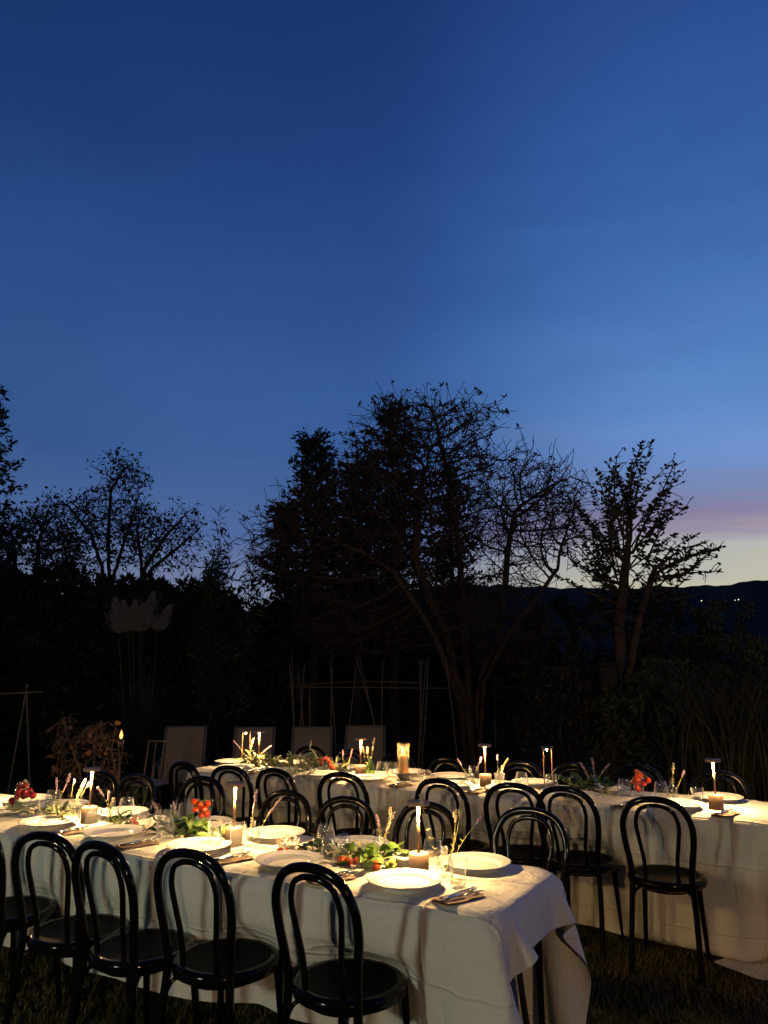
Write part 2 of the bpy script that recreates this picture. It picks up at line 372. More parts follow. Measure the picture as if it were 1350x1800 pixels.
def branch_mesh(name, P, par, m, r0, rtip, sides=5, expo=2.3):
    n = len(P); area = np.zeros(n); child = np.zeros(n, int); np.add.at(child, par[par >= 0], 1)
    order = np.arange(n)[::-1]; expo = math.log(max((child == 0).sum()/3, 8))/math.log(r0/rtip)
    # parents always precede children except for twigs appended, which still have larger index
    area[child == 0] = rtip**expo
    for i in order:
        if par[i] >= 0: area[par[i]] += area[i]
    rad = area**(1/expo)
    D = np.zeros((n, 3)); has = par >= 0; D[has] = unit(P[has]-P[par[has]]); rt = np.where(~has)[0]
    for r in rt:
        k = np.where(par == r)[0]; D[r] = D[k[0]] if len(k) else (0, 0, 1)
    ref = np.array([.31, .92, .22]); a = unit(np.cross(D, ref)); b = np.cross(D, a); q = np.arange(sides)*2*math.pi/sides
    V = P[:, None]+(a[:, None]*np.cos(q)[None, :, None]+b[:, None]*np.sin(q)[None, :, None])*rad[:, None, None]
    e = np.where(has)[0]; j = np.arange(sides)
    # each edge starts from the parent's place with the child's orientation
    V0 = P[par[e]][:, None]+(a[e][:, None]*np.cos(q)[None, :, None]+b[e][:, None]*np.sin(q)[None, :, None])*np.minimum(rad[par[e]], rad[e]*1.35)[:, None, None]
    VV = np.vstack([V.reshape(-1, 3), V0.reshape(-1, 3)]); o0 = n*sides
    i0 = o0+np.arange(len(e))[:, None]*sides; i1 = e[:, None]*sides
    F = np.stack([i0+j, i0+(j+1) % sides, i1+(j+1) % sides, i1+j], -1).reshape(-1, 4)
    return np_mesh(name, VV, F, m, True), rad
def ellip(n, c, r):
    p = rdir(n)*rng.random((n, 1))**(1/3); return p*np.array(r)+np.array(c)
def pe(n, x, y, Y, rx, ry, rd):
    k = Y/FPX; return ellip(n, at(x, y, Y), (rx*k, rd, ry*k))
def tips_of(P, par):
    ch = np.zeros(len(P), int); np.add.at(ch, par[par >= 0], 1); return np.where(ch == 0)[0]

def tufted_tree():
    Y = 15.; g = float(gz(1.6, Y)); t = thing('spreading_tree', 'large spreading half-bare tree with several stems and leaf tufts at its twig ends', 'tree', (0, 0, 0))
    base = at(832, 1262, Y); base[2] = g-.1
    q = lambda x, y, dy=0: at(x, y, Y+dy)
    roots = [[base, q(822, 1250), q(800, 1190), q(782, 1110, -.3), q(752, 1050, -.5), q(730, 980, -.6), q(735, 900, -.3), q(745, 820, .2)],
             [base+np.array([.12, 0, 0]), q(838, 1240), q(848, 1180), q(872, 1130, .3), q(888, 1030, .4), q(893, 960, .4), q(905, 900, .5)],
             [base+np.array([-.05, .1, 0]), q(826, 1240), q(818, 1150, .6), q(812, 1060, .9), q(806, 950, 1.0), q(790, 850, .8), q(770, 760, .6)],
             [base+np.array([-.15, -.1, 0]), q(808, 1235, -.2), q(786, 1180, -.5), q(764, 1120, -.8), q(728, 1060, -1.0), q(690, 1005, -1.1)],
             [base+np.array([.05, -.1, 0]), q(850, 1200, -.3), q(890, 1120, -.6), q(935, 1060, -.6), q(980, 1000, -.4)]]
    A = np.vstack([pe(1000, 735, 800, Y, 130, 110, 1.5), pe(600, 560, 945, Y, 95, 110, 1.3), pe(1100, 690, 930, Y, 170, 160, 2.0),
                   pe(800, 905, 900, Y, 105, 115, 1.5), pe(300, 985, 900, Y, 50, 90, 1.0), pe(800, 640, 1075, Y, 140, 80, 1.4), pe(300, 480, 960, Y, 50, 70, .8), pe(500, 850, 1080, Y, 120, 80, 1.3), pe(120, 820, 760, Y, 60, 70, 1)])
    P, par = colonize(roots, A, .12, 1.1, .17, jit=.08)
    P, par = twigs(P, par, .75, .40, 2, 4, .03)
    me, rad = branch_mesh('branches', P, par, 'bark', .088, .0055, 4)
    link('trunk', me, t)
    tip = tips_of(P, par); hi = P[tip][:, 2]; zc = at(700, 960, Y)[2]
    pr = np.clip((hi-zc)/3.0, 0.03, 1)**1.0*.34; pr = np.where(P[tip][:, 0] > at(890, 900, Y)[0], pr*.35, pr); sel = tip[rng.random(len(tip)) < pr]
    k = 6; b = np.repeat(P[sel], k, 0); D = unit(rdir(len(b))+np.array([0, 0, .35])); V, F = leaf_quads(b, D, side(D), .05+.09*rng.random(len(b)), .025+.03*rng.random(len(b)))
    link('crown', np_mesh('crown', V, F, 'leaf_b'), t)
tufted_tree()

def shoot_tree():
    Y = 12.5; g = float(gz(3.8, Y)); t = thing('leafy_young_tree', 'young tree with upright leafy shoots standing against the sunset at the right', 'tree')
    q = lambda x, y, dy=0: at(x, y, Y+dy); base = q(1093, 1275); base[2] = g-.05
    roots = [[base, q(1093, 1235), q(1090, 1170), q(1088, 1100), q(1095, 1040, .1), q(1105, 960, .1), q(1117, 880), q(1128, 800)],
             [base+np.array([.08, 0, 0]), q(1100, 1200, -.2), q(1112, 1160, -.3), q(1125, 1080, -.3), q(1150, 1000, -.2), q(1200, 965), q(1245, 950)]]
    shoots = [(1105, 960, 1128, 780), (1110, 930, 1145, 778), (1112, 950, 1172, 820), (1112, 970, 1185, 815), (1115, 985, 1192, 838), (1110, 1000, 1190, 880), (1100, 950, 1068, 815), (1100, 940, 1085, 800), (1090, 1000, 1035, 850), (1095, 980, 1050, 830), (1085, 1010, 1010, 880), (1085, 1030, 1000, 940),
              (1090, 1020, 1022, 905), (1100, 1010, 1060, 880), (1130, 1030, 1225, 940), (1150, 1010, 1235, 955), (1150, 1020, 1270, 960), (1140, 1030, 1262, 965), (1130, 1040, 1230, 985), (1120, 1010, 1185, 940), (1110, 1040, 1170, 960), (1095, 1060, 1010, 990), (1090, 1050, 1030, 960), (1120, 1050, 1200, 1000), (1100, 1000, 1080, 860), (1092, 1040, 1045, 925)]
    extra = []
    for (x0, y0, x1, y1) in shoots:
        for k in range(1):
            ox, oy = rng.normal(0, 9, 2); extra.append((x0+ox, y0+oy, x1+rng.normal(0, 16), y1+abs(rng.normal(0, 34))+8))
    shoots += extra
    A = np.vstack([pe(120, 1085, 1010, Y, 85, 60, .8), pe(60, 1070, 950, Y, 45, 50, .6), pe(60, 1170, 1010, Y, 50, 25, .5), pe(160, 1085, 1085, Y, 85, 45, .7)])
    P, par = colonize(roots, A, .10, .9, .2, jit=.12)
    LP, LD, LL = [], [], []; PP = [P]; QQ = [par]; nb = len(P)
    for (x0, y0, x1, y1) in shoots:
        dy = rng.normal(0, .35); a, b = q(x0, y0, dy*.3), q(x1, y1, dy); i = int(np.linalg.norm(P-a, axis=1).argmin()); a = P[i]; src = i
        n = max(5, int(np.linalg.norm(b-a)/.05)); bow = np.cross(unit(b-a), [0, 1, 0])*rng.normal(0, .05)
        for k in range(1, n+1):
            f = k/n; p = a+(b-a)*f+bow*math.sin(f*math.pi)*np.linalg.norm(b-a); PP.append(p[None]); QQ.append(np.array([src])); src = nb; nb += 1
            if f > .22:
                for sgn in ((1, -1) if f < .93 else (1, -1, 0)):
                    if rng.random() < .74:
                        d = unit(unit(b-a)*.55+np.array([sgn*.8, rng.normal(0, .4), rng.normal(-.15, .25)])); LP.append(p); LD.append(d); LL.append((.095+.04*rng.random())*(1.1-.35*f))
    P = np.vstack(PP); par = np.concatenate(QQ)
    P2, par2 = twigs(P, par, .25, .2, 1, 2, .05)
    me, rad = branch_mesh('trunk', P2, par2, 'bark', .07, .006, 5); link('trunk', me, t)
    tp = tips_of(P2, par2); tp = tp[rng.random(len(tp)) < .40]; b = np.repeat(P2[tp], 2, 0); D = unit(rdir(len(b))+np.array([0, 0, -.1]))
    LP = np.vstack([np.array(LP), b]); LD = np.vstack([np.array(LD), D]); LL = np.concatenate([LL, .06+.03*rng.random(len(b))])
    V, F = leaf_quads(LP, LD, side(LD), LL, LL*.58); link('crown', np_mesh('crown', V, F, 'leaf_a'), t)
shoot_tree()

def conifer(name, label, x, ytop, ybot, half, Y, n_wh, dense=1.0, seed=0, group=None, ex=.78):
    top = at(x, ytop, Y); bot = at(x, ybot, Y); g = float(gz(top[0], Y)); t = thing(name, label, 'tree', group=group)
    Hh = top[2]-g; mb = MB(); mb.tube([(top[0], Y, g-.1), (top[0]+.03, Y, g+Hh*.5), (top[0], Y, top[2])], [.02*Hh, .012*Hh, .01], 7); part('trunk', mb, 'bark_dark', t)
    W = half*Y/FPX; zb = bot[2]; LP, LD, LS, LL = [], [], [], []
    for k in range(n_wh):
        f = (k+.5)/n_wh; z = zb+(top[2]-zb)*f
        for b in range(7):
            a = rng.random()*2*math.pi; rl = W*((1-f)**ex)*(.36+.80*rng.random())*(.75+.35*math.sin(a*2+f*9+top[0]))+.10
            d = np.array([math.cos(a), math.sin(a), .25-.35*(1-f)]); m = max(4, int(rl/.10*dense)); o = np.array([top[0], Y, z+rng.normal(0, .1)])
            for s in range(m):
                fs = (s+1)/m; p = o+d*rl*fs+np.array([0, 0, .22*rl*fs*fs-.05*rl])
                for h in range(6):
                    dd = unit(d*.8+rng.normal(size=3)*.6+np.array([0, 0, .12])); LP.append(p+rng.normal(size=3)*.05); LD.append(dd); LL.append(.09+.12*rng.random())
    LP, LD, LL = np.array(LP), np.array(LD), np.array(LL)
    V, F = leaf_quads(LP, LD, side(LD), LL, LL*.42); link('crown', np_mesh('crown', V, F, 'needle'), t)
conifer('conifer', 'dark conifer with a pointed top behind the left side of the spreading tree', 556, 770, 1080, 112, 19, 30, 1.0, ex=.5, group='conifers behind the spreading tree')
conifer('conifer', 'tallest dark conifer hidden behind the middle of the spreading tree', 690, 716, 1090, 130, 20, 34, .8, ex=.55, group='conifers behind the spreading tree')
conifer('conifer', 'low dark conifer behind the stems of the spreading tree', 790, 830, 1100, 110, 21, 22, .8, group='conifers behind the spreading tree')
conifer('conifer', 'rounded dark conifer filling the gap between the two tall conifers', 630, 812, 1090, 105, 19.5, 26, 1.0, ex=.45, group='conifers behind the spreading tree')
conifer('conifer', 'tall ragged conifer cut by the left edge of the photo', -24, 690, 1010, 118, 18, 20, 1.3, ex=.45)
conifer('conifer', 'broad low conifer at the left foot of the spreading tree', 505, 890, 1090, 80, 20, 20, 1.0, group='conifers behind the spreading tree')

def field_tree(name, label, Y, roots, atts, leafn, lsize, prob=.9, lm='leaf_a'):
    t = thing(name, label, 'tree'); A = np.vstack([pe(int(n*1.5), x, y, Y, rx, ry, rd) for (n, x, y, rx, ry, rd) in atts])
    rr = []
    for poly in roots:
        pts = [at(x, y, Y+dy) for (x, y, dy) in poly]; b = pts[0].copy(); b[2] = float(gz(b[0], b[1]))-.1; rr.append([b]+pts[1:])
    P, par = colonize(rr, A, .13, 1.3, .24, jit=.2); P, par = twigs(P, par, .6, .35, 2, 2)
    me, rad = branch_mesh('trunk', P, par, 'bark_dark', .060, .0055, 5); link('trunk', me, t)
    tp = tips_of(P, par); tp = tp[rng.random(len(tp)) < prob]; b = np.repeat(P[tp], leafn, 0)+rng.normal(size=(len(tp)*leafn, 3))*.10; D = unit(rdir(len(b))+np.array([0, 0, -.2]))
    V, F = leaf_quads(b, D, side(D), lsize*(.4+1.0*rng.random(len(b))), lsize*.5*(.4+1.0*rng.random(len(b)))); link('crown', np_mesh('crown', V, F, lm), t)
field_tree('airy_tree', 'airy tree with a tall open crown rising behind the left hedge', 24, [[(190, 1150, 0), (192, 1010, 0), (190, 930, 0), (195, 860, 0), (215, 830, 0)], [(192, 1150, 0), (200, 1010, 0), (225, 930, .3), (245, 870, .5)], [(188, 1150, 0), (180, 1000, 0), (160, 940, -.3), (120, 890, -.3)]],
           [(150, 215, 835, 45, 32, 1.2), (260, 205, 905, 62, 50, 1.6), (150, 135, 905, 50, 38, 1.2), (60, 105, 885, 24, 14, .6), (90, 230, 960, 60, 40, 1.2), (80, 160, 970, 60, 40, 1.2)], 4, .15, .62)
field_tree('airy_tree', 'lower airy tree with a fanned crown right of the tall open one', 23, [[(248, 1150, 0), (250, 1005, 0), (285, 950, 0), (330, 900, 0)], [(250, 1150, 0), (248, 990, 0), (240, 930, .2)], [(252, 1150, 0), (265, 1000, 0), (310, 965, .3), (345, 935, .5)]],
           [(200, 310, 930, 48, 38, 1.2), (90, 335, 905, 20, 22, .6), (120, 250, 930, 38, 42, 1.0), (90, 300, 980, 60, 30, 1)], 4, .14, .62)
field_tree('bushy_tree', 'dense bushy tree at the far left below the ragged conifer', 22, [[(60, 1150, 0), (62, 1010, 0), (70, 940, 0)], [(30, 1150, 0), (28, 1000, 0), (20, 940, 0)]],
           [(220, 60, 945, 68, 50, 1.5), (120, 10, 960, 45, 50, 1.2), (90, 110, 960, 35, 40, 1), (120, 60, 995, 70, 35, 1.2)], 6, .15, .8)

def bamboo():
    Y = 17.; t = thing('bamboo_clump', 'bamboo clump with narrow leaves left of the spreading tree', 'bamboo'); LP, LD, LL = [], [], []
    for k in range(24):
        x1 = rng.uniform(330, 455); xt = x1+rng.normal(0, 12); yt = 935+abs(x1-392)*1.3+rng.uniform(0, 60)
        if k == 0: x1, xt, yt = 388, 386, 905
        b = at(x1*.5+395*.5, 1150, Y+rng.normal(0, .5)); b[2] = float(gz(b[0], b[1])); e = at(xt, yt, Y+rng.normal(0, .7)); mb = MB()
        pts = [b+(e-b)*f+np.array([rng.normal(0, .02), 0, 0])+np.array([(xt-392)*.002*f**3, 0, -.12*f**3]) for f in np.linspace(0, 1, 8)]
        mb.tube(pts, [.016*(1-.85*f) for f in np.linspace(0, 1, 8)], 5); part('culm', mb, 'bark_dark', t)
        for f in np.linspace(.28, 1, 34):
            p = b+(e-b)*f
            for h in range(5):
                d = unit(rng.normal(size=3)+np.array([0, 0, .15])); LP.append(p+d*.1*rng.random()); LD.append(d); LL.append(.16+.12*rng.random())
    LP, LD, LL = map(np.array, (LP, LD, LL)); V, F = leaf_quads(LP, LD, side(LD), LL, LL*.17); link('foliage', np_mesh('foliage', V, F, 'leaf_a'), t)
bamboo()

def shrub(label, x, ytop, half, Y, n, ls, m='hedge_leaf', name='shrub', group=None, rd=1.2, cat='shrub', rag=.25):
    top = at(x, ytop, Y); g = float(gz(top[0], Y)); k = Y/FPX; W = half*k; Hh = top[2]-g; t = thing(name, label, cat, (0, 0, 0), 0, group)
    # clumped leaf shell on limbs
    nb = max(24, int(n/110)); cs = rng.uniform(-1, 1, (nb, 3)); cs[:, 2] = (1-.45*np.abs(cs[:, 0])**2.5)*(1-.75*rng.random(nb)**1.6)
    cr = (.05+.11*rng.random(nb))*min(W, Hh); cs = cs*np.array([W*.90, rd*.8, Hh])+np.array([top[0], Y, g-.0]); cs[:, 2] -= cr*.9
    low = ellip(max(8, nb//4), (top[0], Y, g+Hh*.35), (W*.9, rd*.8, Hh*.4)); cs = np.vstack([cs, low]); cr = np.concatenate([cr, np.full(len(low), .2*min(W, Hh))]); nb = len(cs)
    ci = rng.integers(0, nb, n); d = rdir(n); p = cs[ci]+d*(cr[ci]*(.3+.9*rng.random(n)))[:, None]; p[:, 2] = np.maximum(p[:, 2], g+.02); D = unit(d+rdir(n)*.9)
    V, F = leaf_quads(p, D, side(D), ls*(.4+1.1*rng.random(n)), ls*.45*(.4+1.1*rng.random(n))); link('foliage', np_mesh('foliage', V, F, m), t)
    mb = MB()
    for c in cs[:min(nb, 16)]:
        b = Vector((top[0]+rng.normal(0, W*.1), Y+rng.normal(0, .1), g-.05)); e = Vector(c); mid = (b+e)/2+Vector((rng.normal(0, .05), 0, .1*Hh)); mb.tube([b, mid, e], [.035, .022, .008], 5)
    part('stem', mb, 'bark_dark', t)['kind'] = 'stuff'; return t
HG = 'dark bushes along the far side of the garden'
for (lab, x, yt, half, Y, n, ls, rd) in [
    ('tall black bush filling the left edge under the bushy tree', -20, 985, 110, 20.5, 7000, .17, 1.5), ('tall dark bush under the airy trees left of the pampas grass', 125, 1000, 110, 20, 8000, .17, 1.5), ('dark rounded bush behind the pampas plumes', 245, 1015, 95, 19.6, 8000, .17, 1.5),
    ('dark bush beneath the bamboo leaves', 355, 1025, 90, 18.6, 7000, .15, 1.5), ('dark bush right of the bamboo below the pale sky gap', 455, 1062, 75, 18.8, 6000, .14, 1.2), ('low dark bush below the left limbs of the spreading tree', 560, 1090, 100, 22, 6000, .15, 1.4),
    ('rear dark bush seen between the trunks at the far left', 40, 1015, 110, 27, 5000, .24, 1.5), ('rear dark bush behind the pampas grass', 210, 1020, 110, 27, 5000, .24, 1.5), ('rear dark bush behind the bamboo', 370, 1040, 110, 26, 5000, .24, 1.5), ('rear dark bush behind the left conifer foot', 520, 1068, 100, 27, 4500, .24, 1.5), ('rear dark bush behind the spreading tree stems', 700, 1075, 120, 28, 4500, .24, 1.5),
    ('low dark bush behind the middle of the cane trellis', 690, 1100, 100, 21.5, 6000, .15, 1.4), ('low dark bush behind the stems of the spreading tree', 815, 1112, 90, 21, 5000, .15, 1.4), ('low dark bush between the spreading tree and the young tree', 935, 1120, 75, 20, 4000, .14, 1.2)]:
    shrub(lab, x, yt, half*1.12, Y, int(n*1.7), ls*1.25, rd=rd, group=HG)
RG = 'bushes in the rough growth at the right'
for (lab, x, yt, half, Y, n, ls, m, rd) in [
    ('brownish bush around the trunk of the young tree', 1075, 1030, 100, 13.6, 8500, .085, 'leaf_b', .7), ('olive bush just right of the young tree', 1175, 1024, 95, 14.2, 9500, .10, 'leaf_b', .9), ('yellow-green bush standing below the far ridge', 1262, 1052, 75, 13, 8500, .09, 'olive_leaf', .8),
    ('low dark bush at the lower right behind the last chairs', 1170, 1160, 130, 11.3, 8000, .08, 'olive_leaf', .9), ('dark bush cut by the right edge behind the long table', 1335, 1110, 90, 11.2, 8000, .08, 'olive_leaf', .8), ('low weedy bush left of the dark post', 985, 1170, 80, 12.3, 5500, .08, 'leaf_b', .7), ('reddish twiggy bush between the spreading tree and the young tree', 965, 1048, 100, 15.8, 9000, .09, 'leaf_b', .7)]:
    shrub(lab, x, yt, half, Y, n, ls, m, rd=rd, group=RG)

def reeds(name, label, x, Y, n, h, spread, lean, m='reed'):
    b = at(x, 1200, Y); g = float(gz(b[0], Y)); t = thing(name, label, 'grass clump'); V = []; F = []
    for i in range(n):
        px, py = b[0]+rng.normal(0, spread), Y+rng.normal(0, spread*.6); hh = h*(.55+.5*rng.random()); a = rng.random()*6.28; ln = (.25+.5*rng.random())*hh*lean; wd = .006+.006*rng.random(); s = np.array([math.sin(a+1.2), math.cos(a+1.2), 0])
        o = len(V)
        for k in range(7):
            f = k/6; p = np.array([px+math.cos(a)*ln*f**2.2, py+math.sin(a)*ln*f**2.2, g+hh*(f-.35*lean*f**4)]); wv = s*wd*(1-.85*f); V += [p-wv, p+wv]
        F += [(o+2*k, o+2*k+1, o+2*k+3, o+2*k+2) for k in range(6)]
    link('blades', np_mesh('blades', np.array(V), np.array(F), m), t); return t
reeds('reed_clump', 'tall arching reeds at the right edge below the ridge', 1322, 10.5, 420, 2.7, .42, .9)
reeds('reed_clump', 'shorter upright reeds beside the yellow-green bush', 1255, 11.5, 380, 2.2, .35, .5)
reeds('reed_clump', 'dry grass tuft at the foot of the young tree', 1095, 11.6, 260, .7, .3, .9)
def pampas():
    Y = 13.5; t = thing('pampas_grass', 'pampas grass clump with pale feathery plumes before the dark hedge', 'pampas grass'); c = at(255, 1250, Y); g = float(gz(c[0], Y))
    V = []; F = []
    for i in range(700):
        a = rng.random()*6.28; hh = 1.9*(.5+.6*rng.random()); ln = 1.3*rng.random(); s = np.array([math.sin(a), -math.cos(a), 0])*.007; o = len(V)
        for k in range(8):
            f = k/7; p = np.array([c[0]+math.cos(a)*(.12+ln*f**1.8), Y+math.sin(a)*(.12+ln*f**1.8), g+hh*(f-.5*f**4*ln)]); V += [p-s*(1-.8*f), p+s*(1-.8*f)]
        F += [(o+2*k, o+2*k+1, o+2*k+3, o+2*k+2) for k in range(7)]
    link('leaf_tuft', np_mesh('leaf_tuft', np.array(V), np.array(F), 'hedge_leaf'), t)
    for (xb, yb, xt, yt, w_) in [(208, 1114, 203, 1052, 19), (226, 1112, 217, 1058, 18), (234, 1110, 238, 1056, 18), (250, 1108, 270, 1042, 21), (276, 1110, 299, 1066, 13), (246, 1112, 252, 1064, 16)]:
        b, e = at(xb, yb, Y-.2), at(xt, yt, Y-.2); n = 2600; f = rng.random(n)**1.0; wr = w_*Y/FPX*1.5*np.where(f < .25, .25+f*3, ((1-f)/.75)**.9)
        p = b+(e-b)*f[:, None]; d = rdir(n)*np.array([1, 1, .2]); p = p+d*(wr*np.abs(rng.normal(0, .42, n)))[:, None]; D = unit(d*.8+unit(e-b)*.75+rng.normal(size=(n, 3))*.2); V, F = leaf_quads(p, D, side(D), .04+.09*rng.random(n)*(1.2-f), np.full(n, .0045))
        pl = link('plume', np_mesh('plume', V, F, 'plume'), t); mb = MB(); base = np.array([c[0]+(b[0]-c[0])*.5, Y, g]); mb.tube([base, (base+b)/2+np.array([0, 0, .1]), b, e], [.008, .007, .005, .003], 5); part('stalk', mb, 'reed', t)
pampas()

# ------------------------------------------------------------------ lawn blades near the tables
def lawn_blades():
    n = 150000; x = rng.uniform(-3.4, 3.6, n); y = rng.uniform(1.5, 8.0, n); keep = np.abs(x) < y*.56+.25; x, y = x[keep], y[keep]; n = len(x); z = gz(x, y); a = rng.random(n)*6.28; h = .018+.032*rng.random(n)*(.6+.5*np.sin(x*2.3+y*1.1)**2); ln = h*(.3+.8*rng.random(n))
    p = np.stack([x, y, z], -1); s = np.stack([np.cos(a), np.sin(a), 0*a], -1)*(.0016+.0016*rng.random(n))[:, None]; l = np.stack([-np.sin(a)*ln, np.cos(a)*ln, h], -1)
    V = np.stack([p-s, p+s, p+l], 1).reshape(-1, 3); o = link('grass', np_mesh('grass', V, np.arange(3*n).reshape(n, 3), 'grass')); tag(o, 'short dark lawn grass around the tables', 'grass', kind='stuff')
lawn_blades()

# ------------------------------------------------------------------ tables: frames of reference
class Table:
    def __init__(s, o, ang, L, W, z, off): s.a = ang; s.L = L; s.W = W; s.z = z; s.off = off; s.U = np.array([-math.cos(ang), math.sin(ang)]); s.o = np.array(o)-s.U*off; s.V = np.array([math.sin(ang), math.cos(ang)]); s.rz = -ang
    def p(s, u, v, h=0.): q = s.o+s.U*(u+s.off)+s.V*v; return (q[0], q[1], s.z+h)
TF = Table((.337, 2.865), R(30.3), 4.4, .76, .75, .06)
TB = Table((2.09, 4.5), R(29.4), 4.40, .72, .75, .14)
near_F = [(.505, -.05, -3), (1.05, -.10, 3), (1.43, -.18, -5), (1.83, -.17, 4), (2.36, -.14, 0), (3.0, -.12, 0)]
far_F = [(.23, .92, 2), (.77, .82, -4), (1.19, .75, 3), (1.63, .78, -3), (2.42, .98, 6), (2.88, .84, -4), (3.2, .82, 4)]
near_B = [(.49, -.20, 3), (1.00, -.06, -4), (1.36, -.06, 6), (1.80, -.09, -3), (2.58, -.08, 5), (3.12, -.06, -5), (3.57, -.06, 3), (3.94, -.10, -6)]
far_B = [(.32, .66, 0), (.86, .80, 3), (1.31, .68, -3), (1.70, .66, 2), (2.40, .84, 0), (2.92, .92, -4), (3.38, .92, 3), (3.84, .94, 0)]

# ------------------------------------------------------------------ cloth: relaxed over the table top
def drape(T, u0, u1, v0, v1, h, seats, steps=90, iters=9, seed=1):
    r = np.random.default_rng(seed); nu, nv = int(round((u1-u0)/h))+1, int(round((v1-v0)/h))+1
    X, Yv = np.meshgrid(np.linspace(u0, u1, nu), np.linspace(v0, v1, nv), indexing='ij'); hu, hv = (u1-u0)/(nu-1), (v1-v0)/(nv-1)
    p = np.stack([X, Yv, np.full_like(X, .756)+r.random(X.shape)*.004], -1); q = p.copy(); dt = 1/60; rd = .012
    pin = ((X > .03) & (X < T.L-.03) & (Yv > .03) & (Yv < T.W-.03))[..., None]; p0 = p.copy(); p0[..., 2] = .757+.0012*np.sin(X*11+Yv*7)*np.sin(Yv*9-X*3)
    c = np.array([T.L/2, T.W/2, .735]); hb = np.array([T.L/2-rd, T.W/2-rd, .02-rd])
    cons = []
    def pairs(di, dj, rest, st):
        A = (slice(max(0, -di), nu-max(0, di)), slice(max(0, -dj), nv-max(0, dj))); ax = 0 if di else 1; step = max(abs(di), abs(dj))
        for par_ in range(2):
            idx = np.arange(nu-abs(di)) if ax == 0 else np.arange(nv-abs(dj)); idx = idx[(idx//step) % 2 == par_]
            if ax == 0:
                jj = np.arange(max(0, -dj), nv-max(0, dj)); i0 = np.ix_(idx, jj); i1 = np.ix_(idx+di, jj+dj)
            else:
                ii = np.arange(nu); i0 = np.ix_(ii, idx); i1 = np.ix_(ii, idx+dj)
            cons.append((i0, i1, rest, st))
    pairs(1, 0, hu, 1.); pairs(0, 1, hv, 1.); dg = math.hypot(hu, hv); pairs(1, 1, dg, .35); pairs(1, -1, dg, .35); pairs(2, 0, 2*hu, .22); pairs(0, 2, 2*hv, .22)
    c = np.array([T.L/2, T.W/2, .655]); hb = np.array([T.L/2-rd, T.W/2-rd, .10-rd])
    def collide(p):
        w_ = p-c; a = np.abs(w_)-hb; o = np.maximum(a, 0); dist = np.sqrt((o*o).sum(-1))+np.minimum(a.max(-1), 0)-rd
        hit = dist < .004; sg = np.where(w_ >= 0, 1., -1.); g = o*sg; gn = np.linalg.norm(g, axis=-1, keepdims=True); ins_ = np.eye(3)[a.argmax(-1)]*sg; g = np.where(gn > 1e-6, g/np.maximum(gn, 1e-6), ins_)
        p = np.where(hit[..., None], p+g*(.004-dist)[..., None], p); return p, hit & (g[..., 2] > .7)
    for s in range(steps):
        vel = (p-q)*.93; q = p.copy(); p = p+vel; p[..., 2] -= 9.8*dt*dt
        for it in range(iters):
            for (i0, i1, rest, st) in cons:
                d = p[i1]-p[i0]; l = np.sqrt((d*d).sum(-1, keepdims=True)); k = d*((l-rest)/np.maximum(l, 1e-6)*.5*st); p[i0] += k; p[i1] -= k
            p = np.where(pin, p0, p)
            if it % 3 == 2: p, top = collide(p)
        p = np.where(pin, p0, p)
        p[..., 0] = np.where(top, q[..., 0]+(p[..., 0]-q[..., 0])*.03, p[..., 0]); p[..., 1] = np.where(top, q[..., 1]+(p[..., 1]-q[..., 1])*.03, p[..., 1])
        for (su, sv, sgn) in seats:      # chair seats push the hanging cloth inwards
            dx, dy = p[..., 0]-su, p[..., 1]-sv; rr = dx*dx+dy*dy; ins = (rr < .215**2) & (p[..., 2] < .505) & (p[..., 2] > .0)
            lim = sv+sgn*np.sqrt(np.maximum(.215**2-dx*dx, 0)); p[..., 1] = np.where(ins, p[..., 1]+(lim-p[..., 1])*.6, p[..., 1])
        p[..., 2] = np.maximum(p[..., 2], .012+.004*r.random(p.shape[:2]))
    V = np.stack([-p[..., 0], p[..., 1], p[..., 2]], -1).reshape(-1, 3); i, j = np.meshgrid(np.arange(nu-1), np.arange(nv-1), indexing='ij')
    F = np.stack([i*nv+j, (i+1)*nv+j, (i+1)*nv+j+1, i*nv+j+1], -1).reshape(-1, 4)
    return V, F
def cloth(T, label, u0, u1, v0, v1, seats, seed):
    V, F = drape(T, u0, u1, v0, v1, .036, seats, seed=seed); o = link('tablecloth', np_mesh('tablecloth', V, F, 'linen', True)); o.location = (T.o[0], T.o[1], 0); o.rotation_euler = (0, 0, T.rz)
    md = o.modifiers.new('smooth', 'SUBSURF'); md.levels = md.render_levels = 1
    tag(o, label, 'tablecloth')
cloth(TF, 'white linen cloth on the front table, its short right end showing a leg', -.16, TF.L+.25, -.50, TF.W+.66, [(u+TF.off, v, 1) for u, v, a in near_F], 3)
cloth(TB, 'white linen cloth on the back table, hanging almost to the lawn', -.62, TB.L+.02, -.70, TB.W+.55, [(u+TB.off, v, 1) for u, v, a in near_B], 5)
def folding_table(T, label):
    t = thing('folding_table', label, 'table', (T.o[0], T.o[1], 0), T.rz)
    half = T.L/2
    for k in range(2):
        x0 = -k*half; mb = MB().box((x0-half/2, T.W/2, .729), (half-.08, T.W-.09, .03)); part('table_top', mb, 'table_wood', t, False)
        for e in (.22, half-.22):
            for y in (.10, T.W-.10):
                sg = 1 if e < half/2 else -1; mb = MB().tube([(x0-e, y, .714), (x0-e+sg*.02, y, .45), (x0-e+sg*.10, y+(.05 if y < .3 else -.05), .02)], .014, 8); part('leg', mb, 'dark_steel', t)
            mb = MB().tube([(x0-e+.01, .10, .50), (x0-e+.01, T.W-.10, .50)], .010, 6); part('crossbar', mb, 'dark_steel', t)
folding_table(TF, 'folding table with dark metal legs under the front white cloth')
folding_table(TB, 'folding table with dark metal legs under the back white cloth')

